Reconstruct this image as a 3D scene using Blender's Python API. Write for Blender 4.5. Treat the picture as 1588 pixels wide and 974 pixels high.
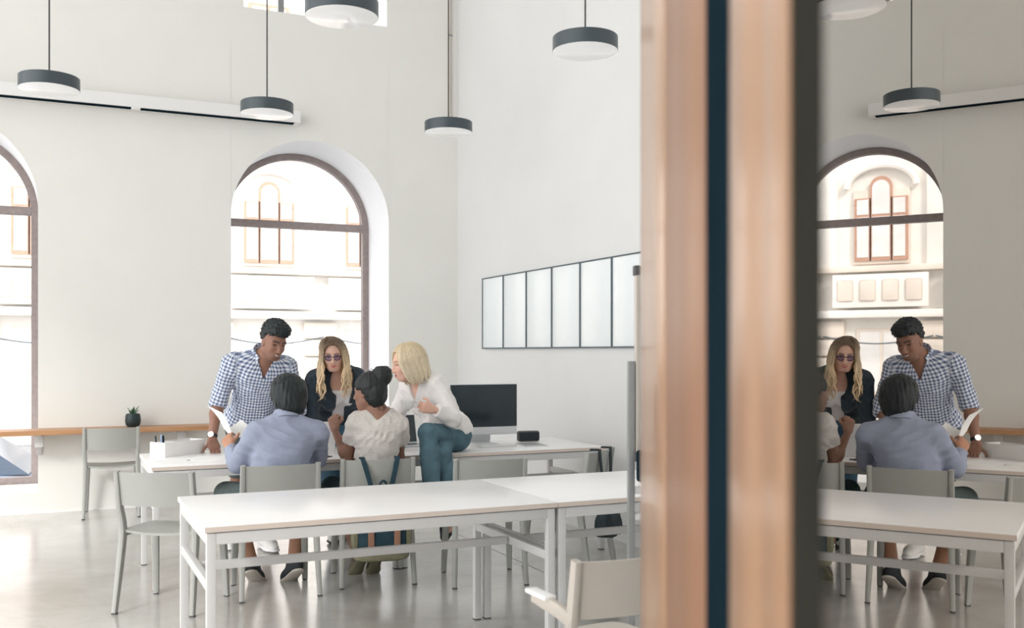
import bpy, bmesh, math, random
import numpy as np
from mathutils import Vector, Matrix

random.seed(7)
RNG = np.random.default_rng(7)
scn = bpy.context.scene
COL = scn.collection
for o in list(bpy.data.objects):
    bpy.data.objects.remove(o)

# ------------------------------------------------------------------ camera, world, sun, exposure
cam_data = bpy.data.cameras.new('camera')
cam = bpy.data.objects.new('camera', cam_data)
COL.objects.link(cam)
cam.location = (0, 0, 1.424)
cam.rotation_euler = (math.radians(90), 0, math.radians(-24.8))
cam_data.sensor_width = 36.0
cam_data.lens = 1553.0 / 1588.0 * 36.0
cam_data.shift_y = 59.0 / 1588.0
cam_data.clip_start = 0.02
cam_data.clip_end = 300
cam_data.dof.use_dof = True
cam_data.dof.focus_distance = 6.9
cam_data.dof.aperture_fstop = 3.5
scn.camera = cam

world = bpy.data.worlds.new('world')
scn.world = world
world.use_nodes = True
wn = world.node_tree.nodes
wn['Background'].inputs['Color'].default_value = (0.975, 0.985, 1.0, 1)
wn['Background'].inputs['Strength'].default_value = 2.2

sun_data = bpy.data.lights.new('sun', 'SUN')
sun_data.energy = 2.7
sun_data.angle = math.radians(14)
sun_data.color = (1.0, 0.98, 0.95)
sun = bpy.data.objects.new('sun', sun_data)
COL.objects.link(sun)
sun.rotation_euler = Vector((0.62, 0.58, -0.53)).to_track_quat('-Z', 'Y').to_euler()

vs = scn.view_settings
scn.display_settings.display_device = 'sRGB'
vs.view_transform = 'Standard'
vs.look = 'None'
vs.gamma = 1.0
vs.use_curve_mapping = False
vs.exposure = 0.44


# ------------------------------------------------------------------ materials
def lin(c):
    c = c / 255.0
    return c / 12.92 if c <= 0.04045 else ((c + 0.055) / 1.055) ** 2.4


def rgb(r, g, b):
    return (lin(r), lin(g), lin(b), 1.0)


def new_mat(name):
    m = bpy.data.materials.new(name)
    m.use_nodes = True
    nt = m.node_tree
    return m, nt, nt.nodes['Principled BSDF']


def mat(name, col, rough=0.5, spec=0.5, metal=0.0, var=0.06, scale=8.0, bump=0.0, bscale=60.0, stretch=(1, 1, 1), sheen=0.0):
    """plain procedural surface: a little noise in the colour, optional fine relief"""
    m, nt, p = new_mat(name)
    p.inputs['Roughness'].default_value = rough
    p.inputs['Specular IOR Level'].default_value = spec
    p.inputs['Metallic'].default_value = metal
    if sheen:
        p.inputs['Sheen Weight'].default_value = sheen
    tc = nt.nodes.new('ShaderNodeTexCoord')
    mp = nt.nodes.new('ShaderNodeMapping')
    mp.inputs['Scale'].default_value = stretch
    nt.links.new(tc.outputs['Object'], mp.inputs['Vector'])
    n = nt.nodes.new('ShaderNodeTexNoise')
    n.inputs['Scale'].default_value = scale
    n.inputs['Detail'].default_value = 5
    nt.links.new(mp.outputs['Vector'], n.inputs['Vector'])
    r = nt.nodes.new('ShaderNodeValToRGB')
    a, b = 1 - var, 1 + var
    r.color_ramp.elements[0].position = 0.3
    r.color_ramp.elements[1].position = 0.7
    r.color_ramp.elements[0].color = (min(1, col[0] * a), min(1, col[1] * a), min(1, col[2] * a), 1)
    r.color_ramp.elements[1].color = (min(1, col[0] * b), min(1, col[1] * b), min(1, col[2] * b), 1)
    nt.links.new(n.outputs['Fac'], r.inputs['Fac'])
    nt.links.new(r.outputs['Color'], p.inputs['Base Color'])
    if bump:
        n2 = nt.nodes.new('ShaderNodeTexNoise')
        n2.inputs['Scale'].default_value = bscale
        n2.inputs['Detail'].default_value = 4
        nt.links.new(mp.outputs['Vector'], n2.inputs['Vector'])
        bp = nt.nodes.new('ShaderNodeBump')
        bp.inputs['Strength'].default_value = bump
        bp.inputs['Distance'].default_value = 0.01
        nt.links.new(n2.outputs['Fac'], bp.inputs['Height'])
        nt.links.new(bp.outputs['Normal'], p.inputs['Normal'])
    return m


def attr_mat(name, rough=0.5, spec=0.5, bump=0.0, bscale=80.0, sss=0.0, var=0.06):
    """colour from the mesh attribute Col times a little noise"""
    m, nt, p = new_mat(name)
    p.inputs['Roughness'].default_value = rough
    p.inputs['Specular IOR Level'].default_value = spec
    if sss:
        p.inputs['Subsurface Weight'].default_value = sss
        p.inputs['Subsurface Radius'].default_value = (0.01, 0.004, 0.002)
    at = nt.nodes.new('ShaderNodeVertexColor')
    at.layer_name = 'Col'
    n = nt.nodes.new('ShaderNodeTexNoise')
    n.inputs['Scale'].default_value = 45
    mr = nt.nodes.new('ShaderNodeMapRange')
    mr.inputs['To Min'].default_value = 1 - var
    mr.inputs['To Max'].default_value = 1 + var
    tc = nt.nodes.new('ShaderNodeTexCoord')
    nt.links.new(tc.outputs['Object'], n.inputs['Vector'])
    nt.links.new(n.outputs['Fac'], mr.inputs['Value'])
    mx = nt.nodes.new('ShaderNodeMix')
    mx.data_type = 'RGBA'
    mx.blend_type = 'MULTIPLY'
    mx.inputs['Factor'].default_value = 1
    nt.links.new(at.outputs['Color'], mx.inputs['A'])
    nt.links.new(mr.outputs['Result'], mx.inputs['B'])
    nt.links.new(mx.outputs['Result'], p.inputs['Base Color'])
    if bump:
        n2 = nt.nodes.new('ShaderNodeTexNoise')
        n2.inputs['Scale'].default_value = bscale
        bp = nt.nodes.new('ShaderNodeBump')
        bp.inputs['Strength'].default_value = bump
        bp.inputs['Distance'].default_value = 0.004
        nt.links.new(tc.outputs['Object'], n2.inputs['Vector'])
        nt.links.new(n2.outputs['Fac'], bp.inputs['Height'])
        nt.links.new(bp.outputs['Normal'], p.inputs['Normal'])
    return m


def wood_mat(name, c1, c2, rough=0.35, axis='X', scale=6.0, coat=0.0):
    m, nt, p = new_mat(name)
    p.inputs['Roughness'].default_value = rough
    if coat:
        p.inputs['Coat Weight'].default_value = coat
        p.inputs['Coat Roughness'].default_value = 0.16
    tc = nt.nodes.new('ShaderNodeTexCoord')
    mp = nt.nodes.new('ShaderNodeMapping')
    mp.inputs['Scale'].default_value = (0.12, 1, 1) if axis == 'X' else (1, 1, 0.06)
    n = nt.nodes.new('ShaderNodeTexNoise')
    n.inputs['Scale'].default_value = scale
    n.inputs['Detail'].default_value = 8
    n.inputs['Distortion'].default_value = 0.6
    r = nt.nodes.new('ShaderNodeValToRGB')
    r.color_ramp.elements[0].position = 0.3
    r.color_ramp.elements[1].position = 0.72
    r.color_ramp.elements[0].color = c1
    r.color_ramp.elements[1].color = c2
    nt.links.new(tc.outputs['Object'], mp.inputs['Vector'])
    nt.links.new(mp.outputs['Vector'], n.inputs['Vector'])
    nt.links.new(n.outputs['Fac'], r.inputs['Fac'])
    nt.links.new(r.outputs['Color'], p.inputs['Base Color'])
    bp = nt.nodes.new('ShaderNodeBump')
    bp.inputs['Strength'].default_value = 0.08
    bp.inputs['Distance'].default_value = 0.002
    nt.links.new(n.outputs['Fac'], bp.inputs['Height'])
    nt.links.new(bp.outputs['Normal'], p.inputs['Normal'])
    return m


def glass_mat(name, fac=0.06, tint=(1, 1, 1, 1)):
    m = bpy.data.materials.new(name)
    m.use_nodes = True
    nt = m.node_tree
    nt.nodes.clear()
    out = nt.nodes.new('ShaderNodeOutputMaterial')
    tr = nt.nodes.new('ShaderNodeBsdfTransparent')
    tr.inputs['Color'].default_value = tint
    gl = nt.nodes.new('ShaderNodeBsdfGlossy')
    gl.inputs['Roughness'].default_value = 0.02
    mx = nt.nodes.new('ShaderNodeMixShader')
    mx.inputs['Fac'].default_value = fac
    nt.links.new(tr.outputs[0], mx.inputs[1])
    nt.links.new(gl.outputs[0], mx.inputs[2])
    nt.links.new(mx.outputs[0], out.inputs['Surface'])
    return m


def floor_mat():
    m, nt, p = new_mat('polished_concrete')
    tc = nt.nodes.new('ShaderNodeTexCoord')
    n = nt.nodes.new('ShaderNodeTexNoise')
    n.inputs['Scale'].default_value = 0.9
    n.inputs['Detail'].default_value = 9
    n.inputs['Roughness'].default_value = 0.62
    n.inputs['Distortion'].default_value = 0.5
    r = nt.nodes.new('ShaderNodeValToRGB')
    r.color_ramp.elements[0].position = 0.32
    r.color_ramp.elements[1].position = 0.7
    r.color_ramp.elements[0].color = rgb(170, 166, 159)
    r.color_ramp.elements[1].color = rgb(208, 207, 204)
    nt.links.new(tc.outputs['Object'], n.inputs['Vector'])
    nt.links.new(n.outputs['Fac'], r.inputs['Fac'])
    nt.links.new(r.outputs['Color'], p.inputs['Base Color'])
    n2 = nt.nodes.new('ShaderNodeTexNoise')
    n2.inputs['Scale'].default_value = 2.2
    n2.inputs['Detail'].default_value = 6
    mr = nt.nodes.new('ShaderNodeMapRange')
    mr.inputs['To Min'].default_value = 0.13
    mr.inputs['To Max'].default_value = 0.30
    nt.links.new(tc.outputs['Object'], n2.inputs['Vector'])
    nt.links.new(n2.outputs['Fac'], mr.inputs['Value'])
    nt.links.new(mr.outputs['Result'], p.inputs['Roughness'])
    p.inputs['Specular IOR Level'].default_value = 0.7
    p.inputs['Coat Weight'].default_value = 0.6
    p.inputs['Coat Roughness'].default_value = 0.16
    bp = nt.nodes.new('ShaderNodeBump')
    bp.inputs['Strength'].default_value = 0.05
    bp.inputs['Distance'].default_value = 0.01
    nt.links.new(n2.outputs['Fac'], bp.inputs['Height'])
    nt.links.new(bp.outputs['Normal'], p.inputs['Normal'])
    return m


def gingham_mat():
    """blue and white gingham from the garment's own uv (metres)"""
    m, nt, p = new_mat('gingham_cotton')
    p.inputs['Roughness'].default_value = 0.85
    p.inputs['Specular IOR Level'].default_value = 0.2
    uv = nt.nodes.new('ShaderNodeUVMap')
    uv.uv_map = 'UVMap'
    sp = nt.nodes.new('ShaderNodeSeparateXYZ')
    nt.links.new(uv.outputs['UV'], sp.inputs[0])

    def band(sock):
        a = nt.nodes.new('ShaderNodeMath')
        a.operation = 'MULTIPLY'
        a.inputs[1].default_value = 1 / 0.024
        b = nt.nodes.new('ShaderNodeMath')
        b.operation = 'FRACT'
        c = nt.nodes.new('ShaderNodeMath')
        c.operation = 'GREATER_THAN'
        c.inputs[1].default_value = 0.5
        nt.links.new(sock, a.inputs[0])
        nt.links.new(a.outputs[0], b.inputs[0])
        nt.links.new(b.outputs[0], c.inputs[0])
        return c.outputs[0]
    s = nt.nodes.new('ShaderNodeMath')
    s.operation = 'ADD'
    nt.links.new(band(sp.outputs['X']), s.inputs[0])
    nt.links.new(band(sp.outputs['Y']), s.inputs[1])
    h = nt.nodes.new('ShaderNodeMath')
    h.operation = 'MULTIPLY'
    h.inputs[1].default_value = 0.5
    nt.links.new(s.outputs[0], h.inputs[0])
    r = nt.nodes.new('ShaderNodeValToRGB')
    r.color_ramp.interpolation = 'CONSTANT'
    e = r.color_ramp.elements
    e[0].position = 0
    e[0].color = rgb(240, 243, 248)
    e[1].position = 0.25
    e[1].color = rgb(174, 184, 206)
    e2 = e.new(0.75)
    e2.color = rgb(94, 107, 140)
    nt.links.new(h.outputs[0], r.inputs['Fac'])
    nt.links.new(r.outputs['Color'], p.inputs['Base Color'])
    return m


def mirror_glass():
    m, nt, p = new_mat('reflective_door_glass')
    p.inputs['Base Color'].default_value = (0.45, 0.42, 0.385, 1)
    p.inputs['Metallic'].default_value = 1.0
    p.inputs['Roughness'].default_value = 0.0
    return m


def lamp_glow(m):
    p = m.node_tree.nodes['Principled BSDF']
    p.inputs['Emission Color'].default_value = (1, 0.99, 0.97, 1)
    p.inputs['Emission Strength'].default_value = 0.12
    return m


M = dict(
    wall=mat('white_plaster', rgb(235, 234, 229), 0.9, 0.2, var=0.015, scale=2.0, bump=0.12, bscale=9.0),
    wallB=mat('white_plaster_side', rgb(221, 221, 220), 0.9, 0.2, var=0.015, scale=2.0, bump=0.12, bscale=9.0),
    reveal=mat('white_reveal_paint', rgb(242, 242, 243), 0.8, 0.2, var=0.01),
    ceil=mat('ceiling_paint', rgb(235, 234, 230), 0.9, 0.2, var=0.01),
    floor=floor_mat(),
    frame=mat('window_frame_paint', rgb(152, 140, 137), 0.5, 0.4, var=0.12, scale=20, bump=0.1),
    glass=glass_mat('window_glass', 0.05),
    joint=mat('floor_joint', rgb(150, 148, 144), 0.7, 0.2),
    white=mat('white_lacquer', rgb(240, 239, 238), 0.35, 0.4, var=0.012, scale=3),
    top=mat('white_laminate', rgb(248, 247, 247), 0.28, 0.45, var=0.012, scale=3),
    edge=mat('beige_table_edge', rgb(222, 208, 197), 0.5, 0.4, var=0.03),
    metalw=mat('white_powder_coated_steel', rgb(214, 213, 212), 0.38, 0.45, var=0.02),
    chair=mat('light_grey_plastic', rgb(168, 169, 164), 0.45, 0.4, var=0.02),
    chairw=mat('white_plastic', rgb(192, 184, 174), 0.45, 0.4, var=0.02),
    grey=mat('grey_aluminium', rgb(150, 152, 152), 0.4, 0.5, metal=0.3, var=0.03),
    feet=mat('dark_rubber', rgb(90, 90, 90), 0.7, 0.3),
    lamp=mat('slate_lamp_enamel', rgb(66, 76, 82), 0.35, 0.5, var=0.03),
    diff=lamp_glow(mat('white_lamp_diffuser', rgb(240, 240, 240), 0.12, 0.6, var=0.01)),
    cord=mat('dark_cord', rgb(80, 80, 80), 0.6, 0.3),
    oak=wood_mat('oak_shelf', rgb(160, 112, 78), rgb(206, 160, 118), 0.4, 'X'),
    doorwood=wood_mat('lacquered_door_wood', rgb(142, 97, 60), rgb(186, 137, 92), 0.36, 'Z', 5.0, coat=0.65),
    doorwood2=wood_mat('darker_door_wood', rgb(116, 75, 46), rgb(152, 104, 69), 0.42, 'Z', 5.0, coat=0.15),
    seal=mat('dark_rubber_seal', rgb(24, 38, 46), 0.95, 0.0, var=0.08),
    sealb=mat('dark_brown_seal', rgb(50, 49, 44), 0.95, 0.0, var=0.08),
    mirror=mirror_glass(),
    black=mat('black_screen_glass', rgb(34, 46, 52), 0.12, 0.5, var=0.03),
    alu=mat('silver_aluminium', rgb(218, 220, 222), 0.35, 0.5, metal=0.2, var=0.02),
    fabricblack=mat('black_speaker_cloth', rgb(48, 54, 58), 0.8, 0.2, var=0.15, scale=150, bump=0.4, bscale=300),
    paper=mat('white_paper', rgb(246, 246, 245), 0.8, 0.2, var=0.01),
    pot=mat('dark_green_ceramic_pot', rgb(40, 54, 56), 0.45, 0.4, var=0.06),
    soil=mat('potting_soil', rgb(60, 48, 40), 0.95, 0.1, var=0.3, scale=60),
    leaf=mat('green_leaf', rgb(74, 110, 78), 0.5, 0.4, var=0.15, scale=30),
    board=mat('white_board', rgb(234, 239, 240), 0.18, 0.5, var=0.01),
    slate=mat('dark_board_frame', rgb(82, 94, 100), 0.5, 0.4),
    stone=mat('pale_facade_stone', rgb(234, 230, 224), 0.9, 0.1, var=0.06, scale=1.2, bump=0.3, bscale=6),
    stone2=mat('warm_facade_stone', rgb(222, 211, 200), 0.9, 0.1, var=0.08, scale=1.2, bump=0.3, bscale=6),
    tan=mat('facade_window_wood', rgb(186, 146, 126), 0.7, 0.2, var=0.1),
    fglass=mat('facade_window_pane', rgb(222, 220, 218), 0.25, 0.3, var=0.1, scale=1.5),
    asphalt=mat('street_asphalt', rgb(150, 150, 152), 0.9, 0.1, var=0.08),
    pave=mat('pavement_stone', rgb(190, 188, 184), 0.9, 0.1, var=0.06),
    carp=mat('pale_blue_car_paint', rgb(150, 170, 200), 0.2, 0.6, var=0.02),
    carg=mat('car_window_glass', rgb(96, 112, 134), 0.08, 0.6, var=0.02),
    tyre=mat('black_tyre', rgb(40, 40, 42), 0.8, 0.2),
    porcelain=mat('white_porcelain', rgb(240, 240, 238), 0.2, 0.5, var=0.01),
    gingham=gingham_mat(),
    skin=attr_mat('skin', 0.5, 0.4, bump=0.06, sss=0.08),
    hair=attr_mat('hair', 0.5, 0.35, bump=0.25, bscale=200, var=0.18),
    eye=attr_mat('eye', 0.15, 0.6),
    blueshirt=mat('light_blue_cotton', rgb(158, 165, 186), 0.85, 0.2, var=0.04, scale=30, bump=0.15, bscale=300),
    greytee=mat('oatmeal_melange_jersey', rgb(212, 206, 200), 0.9, 0.15, var=0.09, scale=55, bump=0.2, bscale=250, stretch=(1, 1, 3)),
    blouse=mat('white_linen', rgb(240, 236, 234), 0.85, 0.2, var=0.02, scale=30, bump=0.15, bscale=250),
    tank=mat('white_cotton', rgb(242, 241, 243), 0.85, 0.2, var=0.02),
    blazer=mat('dark_navy_wool', rgb(50, 62, 72), 0.85, 0.2, var=0.12, scale=40, bump=0.2, bscale=250, sheen=0.2),
    jeans=mat('blue_denim', rgb(84, 116, 138), 0.85, 0.2, var=0.16, scale=14, bump=0.25, bscale=350),
    jeans2=mat('washed_teal_denim', rgb(90, 118, 130), 0.85, 0.2, var=0.14, scale=14, bump=0.25, bscale=350),
    shorts=mat('dark_grey_green_twill', rgb(88, 98, 98), 0.85, 0.2, var=0.1, scale=25, bump=0.2, bscale=300),
    darktrouser=mat('dark_teal_twill', rgb(52, 74, 82), 0.85, 0.2, var=0.1, scale=25, bump=0.2, bscale=300),
    sneaker=mat('white_canvas', rgb(236, 234, 230), 0.7, 0.3, var=0.03),
    lace=mat('grey_lace', rgb(200, 200, 200), 0.8, 0.2),
    sole=mat('pale_rubber_sole', rgb(206, 198, 188), 0.7, 0.3, var=0.05),
    darkshoe=mat('dark_shoe_canvas', rgb(56, 60, 64), 0.75, 0.3, var=0.1),
    brownshoe=mat('brown_suede', rgb(104, 96, 84), 0.85, 0.2, var=0.1),
    canvas=mat('dark_teal_canvas', rgb(44, 66, 76), 0.85, 0.2, var=0.1, scale=30, bump=0.2, bscale=300),
    olive=mat('olive_canvas', rgb(120, 118, 96), 0.85, 0.2, var=0.12, scale=25, bump=0.2, bscale=300),
    leather=mat('brown_leather', rgb(150, 112, 92), 0.55, 0.4, var=0.1),
    blackbag=mat('black_nylon', rgb(40, 50, 56), 0.6, 0.3, var=0.12, scale=12, bump=0.3, bscale=40),
    silver=mat('steel_watch', rgb(190, 190, 188), 0.25, 0.5, metal=0.8),
    purple=mat('purple_glasses_frame', rgb(58, 50, 84), 0.3, 0.5),
    lens=glass_mat('spectacle_lens', 0.12, (0.86, 0.84, 0.95, 1)),
)


# ------------------------------------------------------------------ object helpers
def link_mesh(name, me, m, parent=None):
    if m is not None:
        for mm in (m if isinstance(m, (list, tuple)) else [m]):
            me.materials.append(mm)
    o = bpy.data.objects.new(name, me)
    COL.objects.link(o)
    if parent is not None:
        o.parent = parent
    return o


def obj(name, bm, m, parent=None, smooth=True):
    me = bpy.data.meshes.new(name)
    bmesh.ops.recalc_face_normals(bm, faces=bm.faces)
    bm.to_mesh(me)
    bm.free()
    if smooth:
        try:
            me.shade_smooth()
            me.set_sharp_from_angle(angle=math.radians(38))
        except Exception:
            pass
    return link_mesh(name, me, m, parent)


def tag(o, label=None, cat=None, group=None, kind=None):
    if label:
        o['label'] = label
    if cat:
        o['category'] = cat
    if group:
        o['group'] = group
    if kind:
        o['kind'] = kind
    return o


def thing(name, loc, rz=0, label=None, cat=None, group=None, kind=None):
    o = bpy.data.objects.new(name, None)
    o.empty_display_size = 0.1
    COL.objects.link(o)
    o.location = loc
    o.rotation_euler = (0, 0, rz)
    return tag(o, label, cat, group, kind)


def copy_tree(o, parent=None):
    c = o.copy()
    COL.objects.link(c)
    c.parent = parent
    for ch in list(o.children):
        copy_tree(ch, c)
    return c


def add_box(bm, lo, hi, bev=0.0, seg=2, rot=None):
    cx = [(a + b) / 2 for a, b in zip(lo, hi)]
    sx = [abs(b - a) for a, b in zip(lo, hi)]
    g = bmesh.ops.create_cube(bm, size=1.0)
    vs_ = g['verts']
    bmesh.ops.scale(bm, verts=vs_, vec=sx)
    if bev > 0:
        es = list({e for v in vs_ for e in v.link_edges})
        r = bmesh.ops.bevel(bm, geom=es, offset=bev, segments=seg, profile=0.6, affect='EDGES')
        vs_ = list({v for f in r['faces'] for v in f.verts} | {v for v in vs_ if v.is_valid})
    if rot is not None:
        bmesh.ops.rotate(bm, verts=vs_, cent=(0, 0, 0), matrix=rot)
    bmesh.ops.translate(bm, verts=vs_, vec=cx)
    return vs_


def box(name, lo, hi, m, parent=None, bev=0.0, seg=2):
    bm = bmesh.new()
    add_box(bm, lo, hi, bev, seg)
    return obj(name, bm, m, parent)


def frames(pts):
    """parallel transport frames along a path"""
    pts = [Vector(p) for p in pts]
    T = []
    for i in range(len(pts)):
        a = pts[max(i - 1, 0)]
        b = pts[min(i + 1, len(pts) - 1)]
        T.append((b - a).normalized())
    up = Vector((0, 0, 1)) if abs(T[0].z) < 0.9 else Vector((1, 0, 0))
    N = [(up - T[0] * up.dot(T[0])).normalized()]
    for i in range(1, len(pts)):
        n = N[-1] - T[i] * N[-1].dot(T[i])
        N.append(n.normalized())
    return pts, T, N


def add_tube(bm, pts, rad, n=8, caps=True, section=None, smoothpath=0, col=None):
    """sweep a round (or given) section along a path; rad may be a list"""
    if smoothpath:
        pts = catmull(pts, smoothpath)
    pts, T, N = frames(pts)
    if not isinstance(rad, (list, tuple)):
        rad = [rad] * len(pts)
    elif len(rad) != len(pts):
        rad = list(np.interp(np.linspace(0, 1, len(pts)), np.linspace(0, 1, len(rad)), rad))
    if section is None:
        section = [(math.cos(2 * math.pi * k / n), math.sin(2 * math.pi * k / n)) for k in range(n)]
    n = len(section)
    rings = []
    for p, t, nn, r in zip(pts, T, N, rad):
        b = t.cross(nn)
        rings.append([bm.verts.new(p + nn * (r * s) + b * (r * c)) for c, s in section])
    for i in range(len(rings) - 1):
        for k in range(n):
            bm.faces.new((rings[i][k], rings[i][(k + 1) % n], rings[i + 1][(k + 1) % n], rings[i + 1][k]))
    if caps:
        bm.faces.new(rings[0][::-1])
        bm.faces.new(rings[-1])
    return rings


def rrect(w, d, r=0.3, n=3):
    """rounded rectangle section, half sizes w,d"""
    out = []
    rr = min(w, d) * r * 2
    for sx, sy, a0 in ((1, 1, 0), (-1, 1, 90), (-1, -1, 180), (1, -1, 270)):
        for k in range(n):
            a = math.radians(a0 + 90 * k / (n - 1))
            out.append((sx * (w - rr) + rr * math.cos(a), sy * (d - rr) + rr * math.sin(a)))
    return out


def catmull(pts, k=4):
    P = [Vector(p) for p in pts]
    P = [2 * P[0] - P[1]] + P + [2 * P[-1] - P[-2]]
    out = []
    for i in range(1, len(P) - 2):
        for j in range(k):
            t = j / k
            a, b, c, d = P[i - 1], P[i], P[i + 1], P[i + 2]
            out.append(0.5 * ((2 * b) + (c - a) * t + (2 * a - 5 * b + 4 * c - d) * t * t + (-a + 3 * b - 3 * c + d) * t ** 3))
    out.append(P[-2])
    return out


def add_lathe(bm, prof, n=32, c=(0, 0, 0)):
    rings = []
    for r, z in prof:
        if r < 1e-6:
            rings.append([bm.verts.new((c[0], c[1], c[2] + z))])
        else:
            rings.append([bm.verts.new((c[0] + r * math.cos(2 * math.pi * k / n), c[1] + r * math.sin(2 * math.pi * k / n), c[2] + z)) for k in range(n)])
    for a, b in zip(rings[:-1], rings[1:]):
        for k in range(n):
            k2 = (k + 1) % n
            if len(a) == 1 and len(b) == 1:
                continue
            if len(a) == 1:
                bm.faces.new((a[0], b[k], b[k2]))
            elif len(b) == 1:
                bm.faces.new((a[k], a[k2], b[0]))
            else:
                bm.faces.new((a[k], a[k2], b[k2], b[k]))


def lathe(name, prof, m, parent=None, n=32, c=(0, 0, 0)):
    bm = bmesh.new()
    add_lathe(bm, prof, n, c)
    return obj(name, bm, m, parent)


def add_sheet(bm, fn, nu, nv, thick):
    """closed slab over a parametric surface fn(u,v)->(point, normal)"""
    A, B = [], []
    for i in range(nu + 1):
        ra, rb = [], []
        for j in range(nv + 1):
            p, n = fn(i / nu, j / nv)
            p, n = Vector(p), Vector(n).normalized()
            ra.append(bm.verts.new(p + n * thick / 2))
            rb.append(bm.verts.new(p - n * thick / 2))
        A.append(ra)
        B.append(rb)
    for i in range(nu):
        for j in range(nv):
            bm.faces.new((A[i][j], A[i + 1][j], A[i + 1][j + 1], A[i][j + 1]))
            bm.faces.new((B[i][j], B[i][j + 1], B[i + 1][j + 1], B[i + 1][j]))
    for i in range(nu):
        bm.faces.new((A[i][0], B[i][0], B[i + 1][0], A[i + 1][0]))
        bm.faces.new((A[i][nv], A[i + 1][nv], B[i + 1][nv], B[i][nv]))
    for j in range(nv):
        bm.faces.new((A[0][j], A[0][j + 1], B[0][j + 1], B[0][j]))
        bm.faces.new((A[nu][j], B[nu][j], B[nu][j + 1], A[nu][j + 1]))


# ------------------------------------------------------------------ room shell
YA, YO, XB = 9.78, 10.53, 3.89          # back wall face, window plane, side wall
CEIL = 6.4
WINS = [(-4.89, -3.32), (-1.66, -0.09), (1.571, 3.138)]  # arched openings; the leftmost is unseen, added to brighten the left floor
SILL, SPRING, R = 0.18, 2.72, 0.785
UZ0, UZ1 = 4.73, 5.95                    # upper windows
UWIN = [(-4.79, -3.36), (-1.56, -0.13), (1.69, 3.118)]  # leftmost is unseen, added with the arched one below to let in light

fl = box('floor', (-7, -6, -0.12), (XB + 0.2, YA, 0), M['floor'])
tag(fl, kind='structure')
for x in (2.9,):
    box('floor_joint', (x, -5.9, -0.004), (x + 0.0035, YA - 0.02, 0.0012), M['joint'], fl)
tag(box('ceiling', (-7, -6, CEIL), (XB + 0.2, YA + 0.9, CEIL + 0.2), M['ceil']), kind='structure')
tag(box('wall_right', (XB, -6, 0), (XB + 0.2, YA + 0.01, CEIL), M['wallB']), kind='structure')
tag(box('added_wall_front', (-7, -6.2, 0), (XB + 0.2, -6, CEIL), M['wallB']), kind='structure')  # unseen wall added behind the camera to block light from that side
tag(box('baseboard_back', (-7, YA - 0.012, 0), (XB, YA + 0.01, 0.012), M['white']), kind='structure')


def wall_back():
    bm = bmesh.new()
    NA = 28

    def q(*p):
        bm.faces.new([bm.verts.new(v) for v in p])

    def rect(x0, x1, z0, z1, y):
        q((x0, y, z0), (x1, y, z0), (x1, y, z1), (x0, y, z1))
    for y in (YA, YO + 0.12):
        xs = [-7.0]
        for a, b in WINS:
            xs += [a, b]
        xs += [XB + (0.0 if y == YA else 0.2)]
        for i in range(0, len(xs), 2):
            rect(xs[i], xs[i + 1], 0, 4.4, y)
        for a, b in WINS:
            c = (a + b) / 2
            rect(a, b, 0, SILL, y)
            for k in range(NA):
                t0, t1 = math.pi * k / NA, math.pi * (k + 1) / NA
                x0, x1 = c - R * math.cos(t0), c - R * math.cos(t1)
                q((x0, y, SPRING + R * math.sin(t0)), (x1, y, SPRING + R * math.sin(t1)), (x1, y, 4.4), (x0, y, 4.4))
        rect(-7, xs[-1], 4.4, UZ0, y)
        us = [-7.0]
        for a, b in UWIN:
            us += [a, b]
        us += [xs[-1]]
        for i in range(0, len(us), 2):
            rect(us[i], us[i + 1], UZ0, UZ1, y)
        rect(-7, xs[-1], UZ1, CEIL, y)
    bmesh.ops.remove_doubles(bm, verts=bm.verts, dist=0.0005)
    me = bpy.data.meshes.new('wall_back')
    bm.to_mesh(me)
    bm.free()
    w = link_mesh('wall_back', me, M['wall'])
    tag(w, kind='structure')
    # reveals
    for a, b in WINS:
        bm = bmesh.new()
        c = (a + b) / 2
        path = [(a, SILL), (a, SPRING)] + [(c - R * math.cos(math.pi * k / 40), SPRING + R * math.sin(math.pi * k / 40)) for k in range(1, 40)] + [(b, SPRING), (b, SILL), (a, SILL)]
        f = [bm.verts.new((x, YA, z)) for x, z in path[:-1]]
        g = [bm.verts.new((x, YO + 0.12, z)) for x, z in path[:-1]]
        n = len(f)
        for k in range(n):
            bm.faces.new((f[k], f[(k + 1) % n], g[(k + 1) % n], g[k]))
        obj('window_reveal', bm, M['reveal'], w)
    for a, b in UWIN:
        bm = bmesh.new()
        pts = [(a, UZ0), (b, UZ0), (b, UZ1), (a, UZ1)]
        f = [bm.verts.new((x, YA, z)) for x, z in pts]
        g = [bm.verts.new((x, YO + 0.12, z)) for x, z in pts]
        for k in range(4):
            bm.faces.new((f[k], f[(k + 1) % 4], g[(k + 1) % 4], g[k]))
        obj('window_reveal', bm, M['reveal'], w)
    return w


wall_back()


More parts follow.
